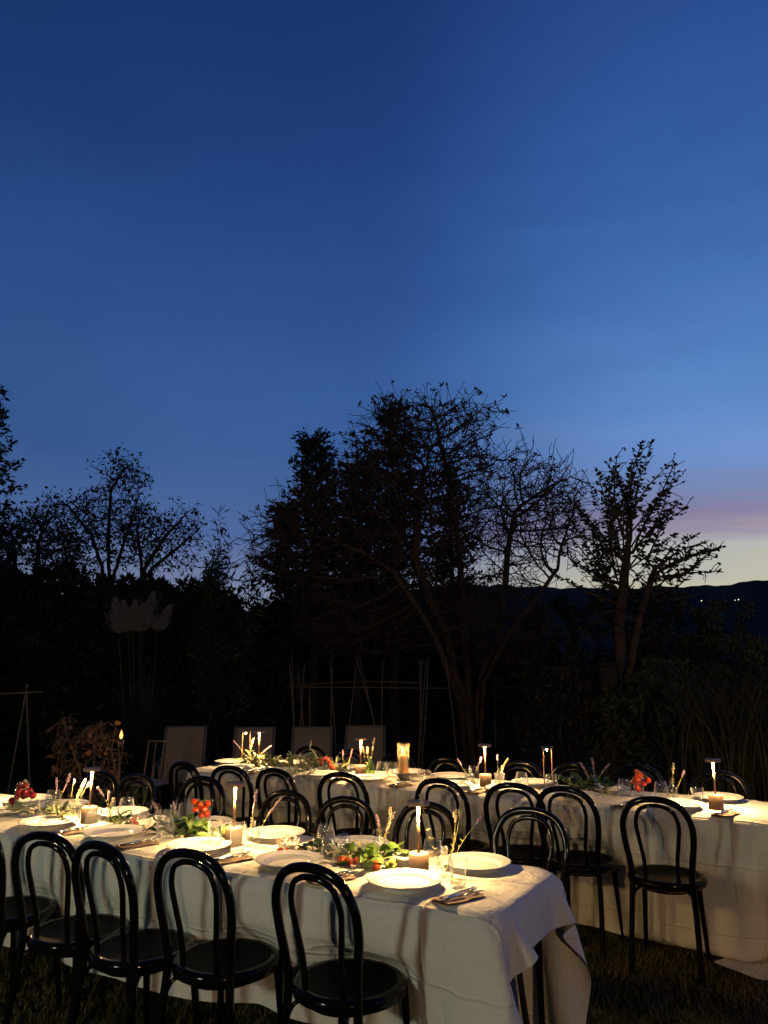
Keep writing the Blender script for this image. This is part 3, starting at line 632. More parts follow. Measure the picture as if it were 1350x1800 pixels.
# ------------------------------------------------------------------ bentwood chairs
def spline(pts, n):
    pts = [Vector(p) for p in pts]; P_ = [pts[0]*2-pts[1]]+pts+[pts[-1]*2-pts[-2]]; out = []
    for i in range(1, len(P_)-2):
        for k in range(n):
            t = k/n; a, b, c, d = P_[i-1:i+3]; out.append(.5*((2*b)+(c-a)*t+(2*a-5*b+4*c-d)*t*t+(3*b-a-3*c+d)*t**3))
    return out+[pts[-1]]
def make_chair():
    t = thing('bentwood_chair', 'chair', 'chair'); S = .462
    # outer hoop with the back legs in one bent rod
    half = [(.172, -.215, 0), (.160, -.170, .30), (.150, -.160, S), (.158, -.172, .56), (.174, -.192, .67), (.172, -.212, .76), (.135, -.228, .836), (.075, -.234, .870), (0, -.236, .880)]
    path = spline(half+[(-x, y, z) for (x, y, z) in half[-2::-1]], 6); n = len(path); rad = [.0145+.0025*min(1, min(i, n-1-i)/16) for i in range(n)]
    part('back_hoop', MB().tube(path, rad, 10), 'black_lacquer', t)
    half = [(.082, -.150, S-.01), (.084, -.164, .56), (.100, -.186, .67), (.108, -.204, .75), (.088, -.220, .815), (.045, -.228, .842), (0, -.230, .848)]
    part('inner_hoop', MB().tube(spline(half+[(-x, y, z) for (x, y, z) in half[-2::-1]], 5), .0112, 8), 'black_lacquer', t)
    st = part('seat', MB().lathe([(.150, S-.045), (.188, S-.045), (.203, S-.036), (.206, S-.014), (.200, S), (.185, S+.004), (.172, S+.001)], 32), 'black_lacquer', t)
    part('seat_panel', MB().lathe([(0, S-.008), (.08, S-.007), (.15, S-.003), (.174, S+.000)], 32), 'seat_cane', st)
    for s in (1, -1):
        part('front_leg', MB().tube(spline([(s*.140, .135, S-.02), (s*.150, .155, .25), (s*.165, .185, 0)], 5), [.017-.0005*i for i in range(11)], 8), 'black_lacquer', t)
        part('brace', MB().tube(spline([(s*.158, -.168, .33), (s*.145, -.140, .39), (s*.115, -.100, S-.05)], 5), .009, 6), 'black_lacquer', t)
    part('leg_ring', MB().tube([(.137*math.cos(q), -.005+.148*math.sin(q), .405) for q in np.linspace(0, 2*math.pi, 29)], .008, 6, False), 'black_lacquer', t)
    return t
CH = Proto(make_chair); ORD = ['rightmost', 'second', 'third', 'fourth', 'fifth', 'sixth', 'seventh', 'eighth', 'ninth']
def chairs(T, spots, far, where, group):
    for i, (u, v, a) in enumerate(spots):
        x, y, _ = T.p(u, v); z = float(gz(x, y))
        n = ORD[i] if i == 0 else ORD[i]+' from right'
        o = CH.put((x, y, z), T.rz+(math.pi if far else 0)+R(a+rng.normal(0, 1.5)), f'black bentwood chair, {n} {where}', group); o.scale = (1.02, 1.02, 1.02)
chairs(TF, near_F, False, 'on near side of the front table', 'chairs at the front table')
chairs(TF, far_F, True, 'on far side of the front table', 'chairs at the front table')
chairs(TB, near_B, False, 'on near side of the back table', 'chairs at the back table')
chairs(TB, far_B, True, 'on far side of the back table', 'chairs at the back table')

# ------------------------------------------------------------------ table lamps
def light(name, kind, energy, color, parent, loc, size=.05, rot=(0, 0, 0)):
    ld = bpy.data.lights.new(name, kind); ld.energy = energy; ld.color = color
    if kind == 'AREA': ld.shape = 'DISK'; ld.size = size
    else: ld.shadow_soft_size = size
    o = bpy.data.objects.new(name, ld); col.objects.link(o); o.parent = parent; o.location = loc; o.rotation_euler = rot; return o
LAMPW = 10.5
def make_lamp():
    t = thing('table_lamp', 'lamp', 'lamp')
    part('base', MB().lathe([(.0, .0), (.041, .0), (.042, .003), (.042, .079), (.039, .083), (0, .083)], 32), 'lamp_copper', t)
    part('stem', MB().tube([(0, 0, .082), (0, 0, .272)], .0060, 12), 'lamp_copper', t)
    hd = part('head', MB().lathe([(.038, .270), (.046, .270), (.047, .273), (.047, .283), (.044, .286), (0, .287)], 36), 'lamp_copper', t)
    part('led_ring', MB().lathe([(.036, .2715), (.008, .2715)], 32), 'led', hd)
    light('lamp_light', 'AREA', LAMPW, WARM, t, (0, 0, .2685), .07)
    return t
LP_ = Proto(make_lamp)
for T, u, v, lab in [(TF, .44, .37, 'copper disc lamp nearest the right end of the front table'), (TF, 1.44, .37, 'copper disc lamp seen through two tumblers in the middle of the front table'), (TF, 2.48, .38, 'copper disc lamp on the left part of the front table beside the lavender jar'), (TF, 3.5, .37, 'copper disc lamp at the far left of the front table'),
                     (TB, .26, .24, 'copper disc lamp on the right end of the back table'), (TB, 1.78, .36, 'copper disc lamp in the middle of the back table'), (TB, 2.79, .33, 'copper disc lamp beside the green bottle on the back table'), (TB, 3.88, .46, 'copper disc lamp among the sage leaves at the back table left end')]:
    LP_.put(T.p(u, v, .006), T.rz, lab, 'copper table lamps')
def make_twin():
    t = thing('twin_stem_lamp', 'lamp', 'lamp'); part('base', MB().lathe([(0, 0), (.050, 0), (.050, .012), (0, .014)], 24), 'lamp_copper', t)
    for s in (-1, 1): part('stem', MB().tube([(s*.034, 0, .012), (s*.034, 0, .255)], .0042, 8), 'lamp_copper', t)
    part('top_bar', MB().box((0, 0, .262), (.09, .03, .012)), 'dark_steel', t, False); part('bulb', MB().ball((-.006, 0, .246), .008), 'led', t)
    light('lamp_light', 'POINT', .5, WARM, t, (-.006, 0, .232), .008); return t
TW = Proto(make_twin)
TW.put(TB.p(4.10, .56, .006), 0, 'lamp with two thin posts at the left end of the back table', 'twin post lamps')
TW.put(TB.p(1.40, .60, .006), R(20), 'small lamp with two thin posts right of the middle lamp on the back table', 'twin post lamps')

# ------------------------------------------------------------------ plates, napkins, cutlery
def make_plate():
    o = mono('plate', MB().lathe([(0, .003), (.084, .003), (.085, .0), (.090, .0), (.092, .004), (.106, .016), (.140, .026), (.1462, .0285), (.1475, .0305), (.1462, .0325), (.1425, .0328), (.1400, .0312), (.1370, .0300), (.1140, .0235), (.1110, .0235), (.1085, .0222), (.1050, .0160), (.1000, .0092), (.0960, .0074), (.0900, .0064), (0, .0058)], 64), 'china', 'plate', 'plate')
    o.data.set_sharp_from_angle(angle=R(28)); return o
PLT = Proto(make_plate)
def plates(T, spots, where, grp):
    for i, (u, v) in enumerate(spots):
        n = ORD[i] if i == 0 else ORD[i]+' from right'; PLT.put(T.p(u, v, .007), rng.random()*6, f'white china plate, {n} {where}', grp)
plates(TF, [(.40, .175), (.98, .20), (1.50, .20), (2.08, .20), (2.58, .20), (3.12, .2)], 'along near side of the front table', 'plates on the front table')
plates(TF, [(.27, .57), (.88, .60), (1.36, .59), (1.84, .60), (2.45, .58), (2.94, .57), (3.3, .58)], 'along far side of the front table', 'plates on the front table')
plates(TB, [(.46, .16), (1.07, .17), (1.56, .20), (1.96, .18), (2.62, .16), (3.04, .16), (3.42, .16), (3.86, .15)], 'along near side of the back table', 'plates on the back table')
plates(TB, [(.28, .54), (.98, .55), (1.50, .55), (2.14, .55), (2.52, .58), (3.12, .57), (3.62, .57), (4.12, .40)], 'along far side of the back table', 'plates on the back table')
def make_napkin():
    mb = MB(); nx, ny = 13, 7
    for (z0, dx, dy, sx, sy) in ((.001, 0, 0, .19, .105), (.004, .004, .003, .184, .10), (.007, -.003, -.004, .180, .094)):
        vs = []
        for i in range(nx):
            for j in range(ny):
                x, y = (i/(nx-1)-.5)*sx+dx, (j/(ny-1)-.5)*sy+dy; vs.append((x, y, z0+.0022*math.sin(i*.9+z0*900)*math.cos(j*1.3)+.004*(abs(x)/sx*2)**6))
        m_ = nx*ny; fs = [(i*ny+j, (i+1)*ny+j, (i+1)*ny+j+1, i*ny+j+1) for i in range(nx-1) for j in range(ny-1)]
        mb.add(vs, fs)
    return mono('napkin', mb, 'napkin', 'napkin', 'napkin')
def make_fork():
    mb = MB(); mb.tube([(-.10, 0, .002), (-.05, 0, .003), (.02, 0, .008), (.045, 0, .006)], [.005, .004, .0028, .004], 8)
    mb.add([(.040, -.006, .006), (.040, .006, .006), (.062, .0125, .003), (.062, -.0125, .003), (.040, -.006, .008), (.040, .006, .008), (.062, .0125, .005), (.062, -.0125, .005)], [(0, 1, 2, 3), (7, 6, 5, 4), (0, 4, 5, 1), (1, 5, 6, 2), (2, 6, 7, 3), (3, 7, 4, 0)])
    for k in range(4):
        y = -.0105+.007*k; mb.tube([(.060, y, .004), (.080, y, .004), (.104, y*.95, .010)], [.0019, .0017, .0009], 6)
    return mono('fork', mb, 'steel', 'fork', 'fork')
def make_knife():
    mb = MB(); mb.tube([(-.10, 0, .003), (-.06, 0, .004), (.005, 0, .004)], [.0045, .006, .0048], 8)
    mb.add([(.0, -.004, .003), (.0, .006, .003), (.07, .009, .003), (.105, .002, .003), (.108, -.004, .003), (.0, -.004, .0045), (.0, .006, .0042), (.07, .009, .0036), (.105, .002, .0036), (.108, -.004, .0045)],
           [(4, 3, 2, 1, 0), (5, 6, 7, 8, 9), (0, 1, 6, 5), (1, 2, 7, 6), (2, 3, 8, 7), (3, 4, 9, 8), (4, 0, 5, 9)])
    return mono('knife', mb, 'steel', 'knife', 'knife')
NAP, FRK, KNF = Proto(make_napkin), Proto(make_fork), Proto(make_knife)
def setting(T, spots, where, far=False):
    for i, (u, v, a) in enumerate(spots):
        n = ORD[i] if i == 0 else ORD[i]+' from right'; rz = T.rz+R(a); x, y, z = T.p(u, v, .007); c, s = math.cos(rz), math.sin(rz)
        NAP.put((x, y, z), rz, f'folded brown napkin, {n} {where}', 'folded brown napkins')
        FRK.put((x-s*.014+c*.02, y+c*.014+s*.02, z+.011), rz+R(5), f'steel fork, {n} {where}', 'forks on the napkins')
        KNF.put((x+s*.014+c*.01, y-c*.014+s*.01, z+.012), rz-R(3), f'steel knife, {n} {where}', 'knives on the napkins')
setting(TF, [(.155, .135, 68), (.70, .10, 66), (1.26, .135, 70), (1.83, .13, 68), (2.34, .13, 72)], 'along near side of the front table')
setting(TF, [(.56, .655, 64), (1.09, .66, 68)], 'along far side of the front table')
setting(TB, [(.20, .07, 64), (.76, .08, 70), (1.74, .10, 66), (2.32, .07, 70), (2.86, .08, 68), (3.65, .08, 70)], 'along near side of the back table')

# ------------------------------------------------------------------ glassware
def glass_prof(o, t=.0016):     # outer profile -> walled glass with an inner face
    return o+[(max(r-t, .0), z) for (r, z) in reversed(o[1:])][0:0]+[(o[-1][0]-t, o[-1][1])]+[(max(r-t, 0), max(z, .010)) for (r, z) in reversed(o[1:-1])]+[(0, .010)]
PROF = {'tumbler': ([(0, 0), (.026, 0), (.029, .004), (.031, .05), (.0385, .100), (.039, .104)], 24, True), 'tall_tumbler': ([(0, 0), (.027, 0), (.030, .004), (.032, .03), (.0385, .118), (.039, .122)], 28, False),
        'stemless_glass': ([(0, 0), (.020, 0), (.030, .004), (.042, .025), (.045, .045), (.041, .075), (.034, .108), (.0335, .110)], 28, False), 'globe_glass': ([(0, 0), (.022, 0), (.040, .010), (.051, .035), (.052, .05), (.044, .077), (.034, .086)], 28, False),
        'glass_bowl': ([(0, 0), (.030, 0), (.038, .006), (.050, .030), (.056, .050), (.057, .052)], 28, False), 'square_jar': ([(0, 0), (.034, 0), (.037, .004), (.037, .050), (.035, .058), (.033, .062)], 8, False)}
def maker(kind):
    o, n, fl = PROF[kind]
    return lambda: mono(kind, MB().lathe(glass_prof(o), n, flute=fl, fz=(.006, .062)), 'glass', kind, 'glass')
GL = {k: Proto(maker(k)) for k in PROF}
def gl(T, k, u, v, label, flip=False, group=None):
    o = GL[k].put(T.p(u, v, .007), rng.random()*6, label, group)
    if flip: o.rotation_euler = (math.pi, 0, rng.random()*6); o.location.z += PROF[k][0][-1][1]
    return o
gl(TF, 'tumbler', .215, .27, 'faceted tumbler beside the nearest fork at the right end of the front table')
gl(TF, 'stemless_glass', .44, .50, 'stemless wine glass behind the nearest copper lamp on the front table')
gl(TF, 'stemless_glass', 1.01, .52, 'stemless glass standing behind the dark leaves right of the tea light bowl')
gl(TF, 'tumbler', .885, .36, 'upturned tumbler, left of the pair beside the row of tomatoes', True); gl(TF, 'tumbler', .83, .40, 'upturned tumbler, right of the pair beside the row of tomatoes', True)
gl(TF, 'tall_tumbler', 1.345, .285, 'tall tumbler standing in front of the middle lamp on the front table'); gl(TF, 'tall_tumbler', 1.49, .30, 'tall tumbler left of the middle lamp base on the front table')
gl(TF, 'stemless_glass', 2.31, .27, 'stemless glass in front of the left lamp base on the front table'); gl(TF, 'stemless_glass', 2.38, .55, 'stemless glass behind the left lamp on the front table')
gl(TF, 'stemless_glass', 1.80, .28, 'stemless glass right of the globe candle holder on the front table'); gl(TF, 'tall_tumbler', 1.88, .34, 'tall tumbler between the globe candle holder and the dark leaves')
gl(TF, 'stemless_glass', 1.98, .60, 'stemless glass on the far side left of the tomato tumbler'); gl(TF, 'stemless_glass', 2.97, .52, 'stemless glass near the left edge behind the radish bunch')
gl(TF, 'globe_glass', 2.10, .40, 'round glass globe holding a tea light on the front table'); gl(TF, 'glass_bowl', 1.17, .44, 'shallow glass bowl with lit tea lights on the front table')
gl(TF, 'tumbler', 1.80, .55, 'tumbler full of cherry tomatoes on the front table'); gl(TF, 'tumbler', 2.93, .30, 'tumbler holding the dark red radishes at the left edge')
gl(TF, 'tall_tumbler', 2.74, .30, 'tall tumbler right of the radishes at the left edge')
for u, v, k, lab in [(2.64, .39, 'stemless_glass', 'stemless glass just right of the green bottle on the back table'), (2.555, .40, 'stemless_glass', 'stemless glass left of the hurricane candle on the back table'), (1.52, .38, 'stemless_glass', 'stemless glass above the third near chair of the back table'), (1.31, .38, 'stemless_glass', 'stemless glass beside the small twin post lamp'),
                     (.83, .40, 'stemless_glass', 'stemless glass left of the tomato glass at the right part of the back table'), (.60, .40, 'stemless_glass', 'stemless glass between the tomatoes and the lavender bottle at the right'), (.37, .30, 'tumbler', 'tumbler left of the right end lamp on the back table'), (1.90, .44, 'tall_tumbler', 'tall tumbler behind the lavender left of the middle lamp'), (1.66, .32, 'tumbler', 'tumbler right of the middle lamp base on the back table'), (3.48, .54, 'stemless_glass', 'stemless glass among the leaves on the left part of the back table'), (3.12, .36, 'tall_tumbler', 'tall tumbler holding tomatoes on the left part of the back table'), (.745, .43, 'tall_tumbler', 'tall tumbler holding tomatoes at the right part of the back table')]:
    gl(TB, k, u, v, lab)
gl(TB, 'globe_glass', 2.24, .32, 'round glass globe right of the hurricane candle on the back table')
mono('bowl', MB().lathe([(0, .004), (.022, .0), (.024, .003), (.040, .030), (.046, .046), (.0435, .046), (.037, .030), (.02, .008), (0, .007)], 32), 'china_bowl', 'small white bowl left of the nearest copper lamp', 'bowl', TF.p(.555, .44, .007))

def flame(parent, loc, h=.022, energy=.25, name='flame'):
    x, y, z = loc; f = part(name, MB().lathe([(0, 0), (.22*h, .12*h), (.30*h, .30*h), (.22*h, .58*h), (.08*h, .86*h), (0, h)], 12, loc), 'flame', parent)
    light('flame_light', 'POINT', energy, (1, .42, .11), parent, (x, y, z+h*1.12), .004); return f
def tealight(T, u, v, lab, e=.25):
    t = thing('tea_light', lab, 'candle', T.p(u, v, .018)); part('cup', MB().lathe([(0, 0), (.019, 0), (.019, .014), (.018, .014), (.018, .011)], 18), 'steel', t); part('wax', MB().lathe([(.0, .002), (.0178, .003), (.0178, .0115), (0, .0105)], 18), 'wax', t); flame(t, (0, 0, .013), .020, e)
tealight(TF, 1.19, .45, 'lit tea light, left of the two in the shallow glass bowl', .2); tealight(TF, 1.15, .43, 'lit tea light, right of the two in the shallow glass bowl', .2); tealight(TF, 2.10, .40, 'lit tea light inside the glass globe on the front table', .12); tealight(TB, 2.24, .32, 'lit tea light inside the globe right of the hurricane candle', .12)
def hurricane():
    t = thing('hurricane_lantern', 'tall glass hurricane holder on a metal foot in the middle of the back table', 'lantern', TB.p(2.42, .33, .007))
    part('foot', MB().lathe([(0, 0), (.052, 0), (.054, .006), (.046, .012), (.042, .018), (.044, .040), (.046, .046), (.040, .048), (0, .048)], 32), 'dark_steel', t)
    part('chimney', MB().lathe([(.044, .046), (.0445, .262), (.0450, .265), (.0430, .265), (.0425, .048)], 32), 'amber_glass', t)
    c = thing('pillar_candle', 'lit cream pillar candle inside the hurricane holder', 'candle', TB.p(2.42, .33, .056)); part('wax', MB().lathe([(0, 0), (.032, 0), (.033, .004), (.033, .125), (.031, .130), (.022, .127), (0, .124)], 28), 'wax', c); part('wick', MB().tube([(0, 0, .122), (.001, 0, .137)], .0012, 5), 'dark_steel', c)
    flame(c, (0, 0, .132), .050, 2.6)
hurricane()

# ------------------------------------------------------------------ vases, flower sprigs
BOT = {'bud_bottle': ([(0, 0), (.024, 0), (.033, .006), (.035, .030), (.034, .055), (.026, .078), (.013, .094), (.011, .108), (.014, .120)], 'glass'), 'green_bottle': ([(0, 0), (.030, 0), (.035, .006), (.036, .05), (.033, .08), (.020, .115), (.015, .128), (.018, .145)], 'green_glass'), 'jam_jar': ([(0, 0), (.034, 0), (.038, .005), (.038, .060), (.035, .068), (.036, .075)], 'glass')}
def bmaker(k):
    def f():
        o, m = BOT[k]; t = thing(k, k, 'vase'); part('wall', MB().lathe(glass_prof(o), 28, flute=(k == 'green_bottle'), fz=(.01, .09)), m, t); part('water', MB().lathe([(0, .011), (o[1][0]*.9, .012), (o[2][0]*.93, .018), (o[3][0]*.93, .045), (0, .046)], 24), 'water', t); return t
    return f
BP = {k: Proto(bmaker(k)) for k in BOT}
def sprig(a, b, label, bow=.02, m='lavender', head=.34, group='flower sprigs', size=.0042, wid=.0065, leafy=True):
    a, b = Vector(a), Vector(b); t = thing('flower_sprig', label, 'flower', a, 0, group); d = b-a; sd = d.cross(Vector((random.gauss(0, 1), random.gauss(0, 1), .1))).normalized()*bow; L_ = d.length
    pt = lambda f: d*f+sd*math.sin(f*math.pi)+Vector((0, 0, -.02*L_*f*f)); part('stem', MB().tube([pt(k/10) for k in range(11)], [.0016-.0007*k/10 for k in range(11)], 5), 'stalk', t)
    mb = MB(); n = max(10, int(L_*head/.0045))
    for k in range(n):
        f = 1-head*k/n; c = pt(f); env = .35+.65*math.sin(min(1, (1-f)/head*.9+.15)*math.pi); gap = (k//5) % 3 == 2
        for j in range(1 if gap else 3):
            q = Vector((random.gauss(0, 1), random.gauss(0, 1), random.gauss(0, .6))).normalized()*wid*env; mb.ball(c+q, size*(.7+.5*random.random()), 5, 3, (1, 1, 1.35))
    part('flower_head', mb, m, t)
    if leafy:
        mb = MB()
        for f in (.30, .42, .52):
            for s in (-1, 1):
                c = pt(f); e = Vector((random.gauss(0, .6)+s*.6, random.gauss(0, .6), .8)).normalized()*.016; mb.tube([c, c+e*.5, c+e], [.0012, .0016, .0004], 4)
        part('leaflet', mb, 'stalk', t)
    return t
def vase(T, k, u, v, label, sprigs, lab):
    BP[k].put(T.p(u, v, .007), rng.random()*6, label); h = BOT[k][0][-1][1]
    for i, (dx, dz, dy, m, head, side_) in enumerate(sprigs):       # offsets of the tip: right, up, away
        x, y, z = T.p(u, v, .007); r = .006 if k != 'jam_jar' else .02; b = (x+dx*.06, y+dy*.06, z+.02); e = (x+dx, y+dy, z+dz); sprig(b, e, f'{side_} sprig in {lab}', .012, m, head, size=.0036 if m == 'lavender' else .0040, wid=.006 if m == 'lavender' else .008)
LV, PF = 'lavender', 'pale_flower'
vase(TF, 'bud_bottle', .315, .36, 'small clear bottle with three dry stalks right of the nearest lamp', [(-.095, .325, .02, PF, .16, 'thin bent left'), (.075, .30, .0, PF, .22, 'upright pale'), (.155, .235, .02, LV, .10, 'right-leaning purple tipped'), (.05, .26, .03, PF, .2, 'short middle')], 'the bottle right of the nearest lamp')
vase(TF, 'bud_bottle', .72, .52, 'tiny bottle with lavender rising behind the basil leaves', [(-.015, .185, 0, LV, .42, 'upright mauve'), (.05, .215, 0, PF, .5, 'tallest pale'), (.07, .19, .02, LV, .5, 'right mauve')], 'the tiny bottle behind the basil')
vase(TF, 'bud_bottle', 1.335, .385, 'clear bottle with lavender right of the two tall tumblers', [(.015, .265, 0, LV, .42, 'upright purple'), (.13, .225, .02, LV, .42, 'right-leaning purple')], 'the bottle beside the tall tumblers')
vase(TF, 'jam_jar', 2.60, .37, 'square jam jar with lavender and a pale flower spike left of the left lamp', [(-.005, .22, 0, LV, .14, 'thin upright mauve'), (.055, .215, .0, PF, .62, 'thick pale'), (.075, .21, .03, LV, .2, 'mauve tipped')], 'the jam jar left of the left lamp')
vase(TF, 'bud_bottle', 2.34, .42, 'small bottle right of the left lamp with sprigs leaning across it', [(-.09, .19, 0, LV, .32, 'left-leaning pink'), (-.035, .165, .02, LV, .34, 'short pink'), (.0, .13, 0, PF, .5, 'low pale')], 'the bottle right of the left lamp')
vase(TF, 'jam_jar', 2.80, .38, 'jam jar at the left edge with two dark lavender sprigs', [(.005, .21, .03, LV, .4, 'upright dim'), (.075, .23, .05, LV, .42, 'right-leaning dim'), (-.16, .20, 0, PF, .4, 'far left pale')], 'the jar by the radishes')
vase(TF, 'bud_bottle', 1.98, .50, 'small bottle in shadow left of the dark leaves on the front table', [(-.10, .13, 0, LV, .35, 'left-leaning shaded'), (.0, .13, .02, LV, .35, 'short shaded')], 'the shaded bottle by the dark leaves')
vase(TB, 'green_bottle', 2.705, .33, 'ribbed green glass bottle with dry stalks in the middle of the back table', [(.03, .295, 0, PF, .36, 'tall pale'), (-.055, .22, 0, PF, .4, 'left pale'), (-.02, .22, .02, PF, .4, 'middle pale')], 'the ribbed green bottle')
vase(TB, 'jam_jar', 2.98, .43, 'low jar with two mauve sprigs left of the green bottle', [(-.03, .18, 0, LV, .4, 'left mauve'), (.045, .185, 0, LV, .4, 'right mauve')], 'the low jar left of the green bottle')
vase(TB, 'bud_bottle', 1.885, .33, 'small bottle with a forked pair of sprigs left of the middle lamp', [(-.085, .18, 0, LV, .3, 'left fork'), (.085, .195, 0, LV, .3, 'right fork')], 'the bottle left of the middle lamp')
vase(TB, 'bud_bottle', 1.69, .40, 'small bottle with a pale flower spike right of the middle lamp', [(-.01, .215, 0, LV, .2, 'thin straight'), (.06, .19, 0, PF, .6, 'thick pale'), (.02, .14, 0, PF, .5, 'low pale')], 'the bottle right of the middle lamp')
vase(TB, 'jam_jar', 4.00, .48, 'jar with sprigs at the left end of the back table', [(-.14, .20, 0, LV, .4, 'left-leaning pink'), (.035, .215, 0, PF, .5, 'upright yellow'), (.19, .16, 0, LV, .4, 'right-leaning pale')], 'the jar at the left end')
vase(TB, 'bud_bottle', .535, .41, 'small round bottle with two sprigs left of the right end lamp', [(.02, .225, 0, PF, .3, 'thin upright'), (.085, .185, 0, LV, .26, 'pink tipped')], 'the round bottle left of the right end lamp')
vase(TB, 'bud_bottle', 1.04, .44, 'small bottle with dim lavender among shaded leaves on the back table', [(-.08, .20, 0, LV, .4, 'left dim'), (.0, .23, 0, LV, .4, 'middle dim'), (.11, .19, 0, LV, .4, 'right dim')], 'the bottle among the shaded leaves')
vase(TB, 'bud_bottle', 3.34, .40, 'pale bottle among leaves left of the tomatoes on the back table', [(.03, .23, 0, PF, .25, 'short upright'), (.18, .10, .0, PF, .2, 'low right')], 'the pale bottle left of the tomatoes')

# ------------------------------------------------------------------ leaves and fruit
def leaf_mesh(name, m, L_, W_, curl, fold):
    vs = []; nx = 7
    for i in range(nx):
        f = i/(nx-1); wv = W_*.5*math.sin(math.pi*min(1, f**.8))**.75*(1 if f < .98 else .0); z = curl*L_*math.sin(f*math.pi*.9)
        vs += [(f*L_, -wv, z+fold*wv), (f*L_, 0, z-.02*L_), (f*L_, wv, z+fold*wv)]
    fs = [(i*3+j, (i+1)*3+j, (i+1)*3+j+1, i*3+j+1) for i in range(nx-1) for j in range(2)]
    return MB().add(vs, fs).mesh(name, m)
LEAF = {}
def leaves(T, name, label, spots, kind, n, ln, spread, zup=.03, cat='leaves'):
    key = (kind, ln)
    if key not in LEAF:
        wd = {'basil': .55, 'dark_leaf': .5, 'sage_leaf': .26, 'needle': .12}[kind]; LEAF[key] = [leaf_mesh('leaf', kind, ln*s, ln*s*wd, c, .35) for s, c in ((1, .16), (.8, .28), (.65, .1), (.9, -.12))]
    u0, v0 = spots[0]; x, y, z = T.p(u0, v0, .007); t = thing(name, label, cat, (x, y, z), 0); mb = MB(); prev = None
    for k in range(int(n*1.45)):
        u, v = spots[int(rng.integers(len(spots)))]; px, py, pz = T.p(u+rng.normal(0, spread), v+rng.normal(0, spread*.7), .007); h = .008+zup*rng.random(); me = LEAF[key][int(rng.integers(4))]
        o = link('leaf', me, t); o.location = (px-x, py-y, h); o.rotation_euler = (rng.normal(0, .45), rng.normal(-.15, .35), rng.random()*6.28); c = Vector((px-x, py-y, h))
        b = Vector((T.p(u, v)[0]-x, T.p(u, v)[1]-y, .012)); mb.tube([b, (b+c)/2+Vector((0, 0, .01)), c], .0013, 4)
    part('stem', mb, 'stalk', t)['kind'] = 'stuff'
leaves(TF, 'basil_bunch', 'bright green leaf bunch lying left of the nearest lamp', [(.60, .45), (.66, .43), (.64, .35), (.70, .34)], 'basil', 24, .095, .048, .045)
leaves(TF, 'basil_bunch', 'yellow-green basil sprawling below the tumbler of tomatoes', [(1.60, .42), (1.68, .44), (1.76, .40), (1.72, .45), (1.53, .40)], 'basil', 30, .075, .03, .04)
leaves(TF, 'dark_leaf_bunch', 'dark green leaves piled between the small glasses and the tomatoes', [(1.92, .45), (1.85, .47), (1.84, .40), (1.95, .40)], 'dark_leaf', 30, .075, .035, .06)
leaves(TF, 'dark_leaf_bunch', 'dark leafy sprig behind the row of cherry tomatoes', [(.98, .43), (.94, .46), (1.0, .40)], 'dark_leaf', 24, .06, .028, .05)
leaves(TF, 'basil_sprig', 'loose green leaves right of the left lamp bottle', [(2.24, .42), (2.20, .40), (2.28, .38)], 'basil', 7, .08, .03, .03)
leaves(TF, 'sage_bunch', 'pale sage leaves before the jam jar on the left of the front table', [(2.68, .33), (2.62, .30), (2.72, .36)], 'sage_leaf', 26, .085, .035, .06)
leaves(TF, 'sage_bunch', 'sage leaves under the radishes at the left edge', [(2.98, .30), (2.86, .32), (3.05, .34)], 'sage_leaf', 22, .09, .04, .05)
leaves(TF, 'tomato_leaves', 'small mixed leaves around the tomatoes by the upturned tumblers', [(.80, .38), (.77, .42)], 'sage_leaf', 20, .06, .03, .05)
leaves(TB, 'sage_bunch', 'pale sage leaves heaped around the left lamp of the back table', [(3.95, .44), (3.82, .40), (3.74, .42), (3.66, .40), (3.88, .36)], 'sage_leaf', 64, .10, .04, .07)
leaves(TB, 'herb_bunch', 'grey green herb branches left of the tomatoes on the back table', [(3.40, .36), (3.30, .32), (3.22, .40), (3.48, .34), (3.30, .42)], 'sage_leaf', 54, .10, .04, .10)
leaves(TB, 'herb_bunch', 'grey green herb leaves right of the tomatoes on the back table', [(3.10, .42), (3.02, .40)], 'sage_leaf', 22, .08, .035, .07)
leaves(TB, 'dark_leaf_bunch', 'dark leaves in shadow on the right part of the back table', [(1.16, .46), (1.05, .44), (.96, .44), (1.10, .40)], 'dark_leaf', 44, .08, .04, .07)
leaves(TB, 'herb_bunch', 'thin herb leaves lying before the fifth plate on the back table', [(3.24, .12), (3.14, .12)], 'sage_leaf', 12, .08, .03, .03)
FR = {}
def fruit(T, name, label, pts, m, r, cat, stem=True):
    u0, v0 = pts[0][:2]; x, y, z = T.p(u0, v0, .007); t = thing(name, label, cat, (x, y, z)); key = (m, r)
    if key not in FR: FR[key] = MB().ball((0, 0, 0), r, 14, 9, (1, 1, .93)).mesh(cat, m)
    prev = None; mb = MB()
    for (u, v, h) in pts:
        px, py, _ = T.p(u, v); o = link('fruit', FR[key], t); s = .85+.3*rng.random(); o.scale = (s, s, s); o.location = (px-x, py-y, h+r); o.rotation_euler = (rng.random(), rng.random(), rng.random()*6); c = Vector((px-x, py-y, h+r*1.9))
        for q in range(5): mb.add([c, c+Vector((math.cos(q*1.257)*r*.6, math.sin(q*1.257)*r*.6, -.15*r)), c+Vector((math.cos(q*1.257+.5)*r*.25, math.sin(q*1.257+.5)*r*.25, .05*r))], [(0, 1, 2)])
        if prev: mb.tube([prev, (prev+c)/2+Vector((0, 0, .004)), c], .0012, 4)
        prev = c
    part('vine', mb, 'stalk', t, False)
fruit(TF, 'cherry_tomatoes', 'four red cherry tomatoes in a row before the tea light bowl', [(1.135, .335, 0), (1.098, .34, 0), (1.058, .345, 0), (1.022, .36, 0)], 'tomato', .0165, 'tomato')
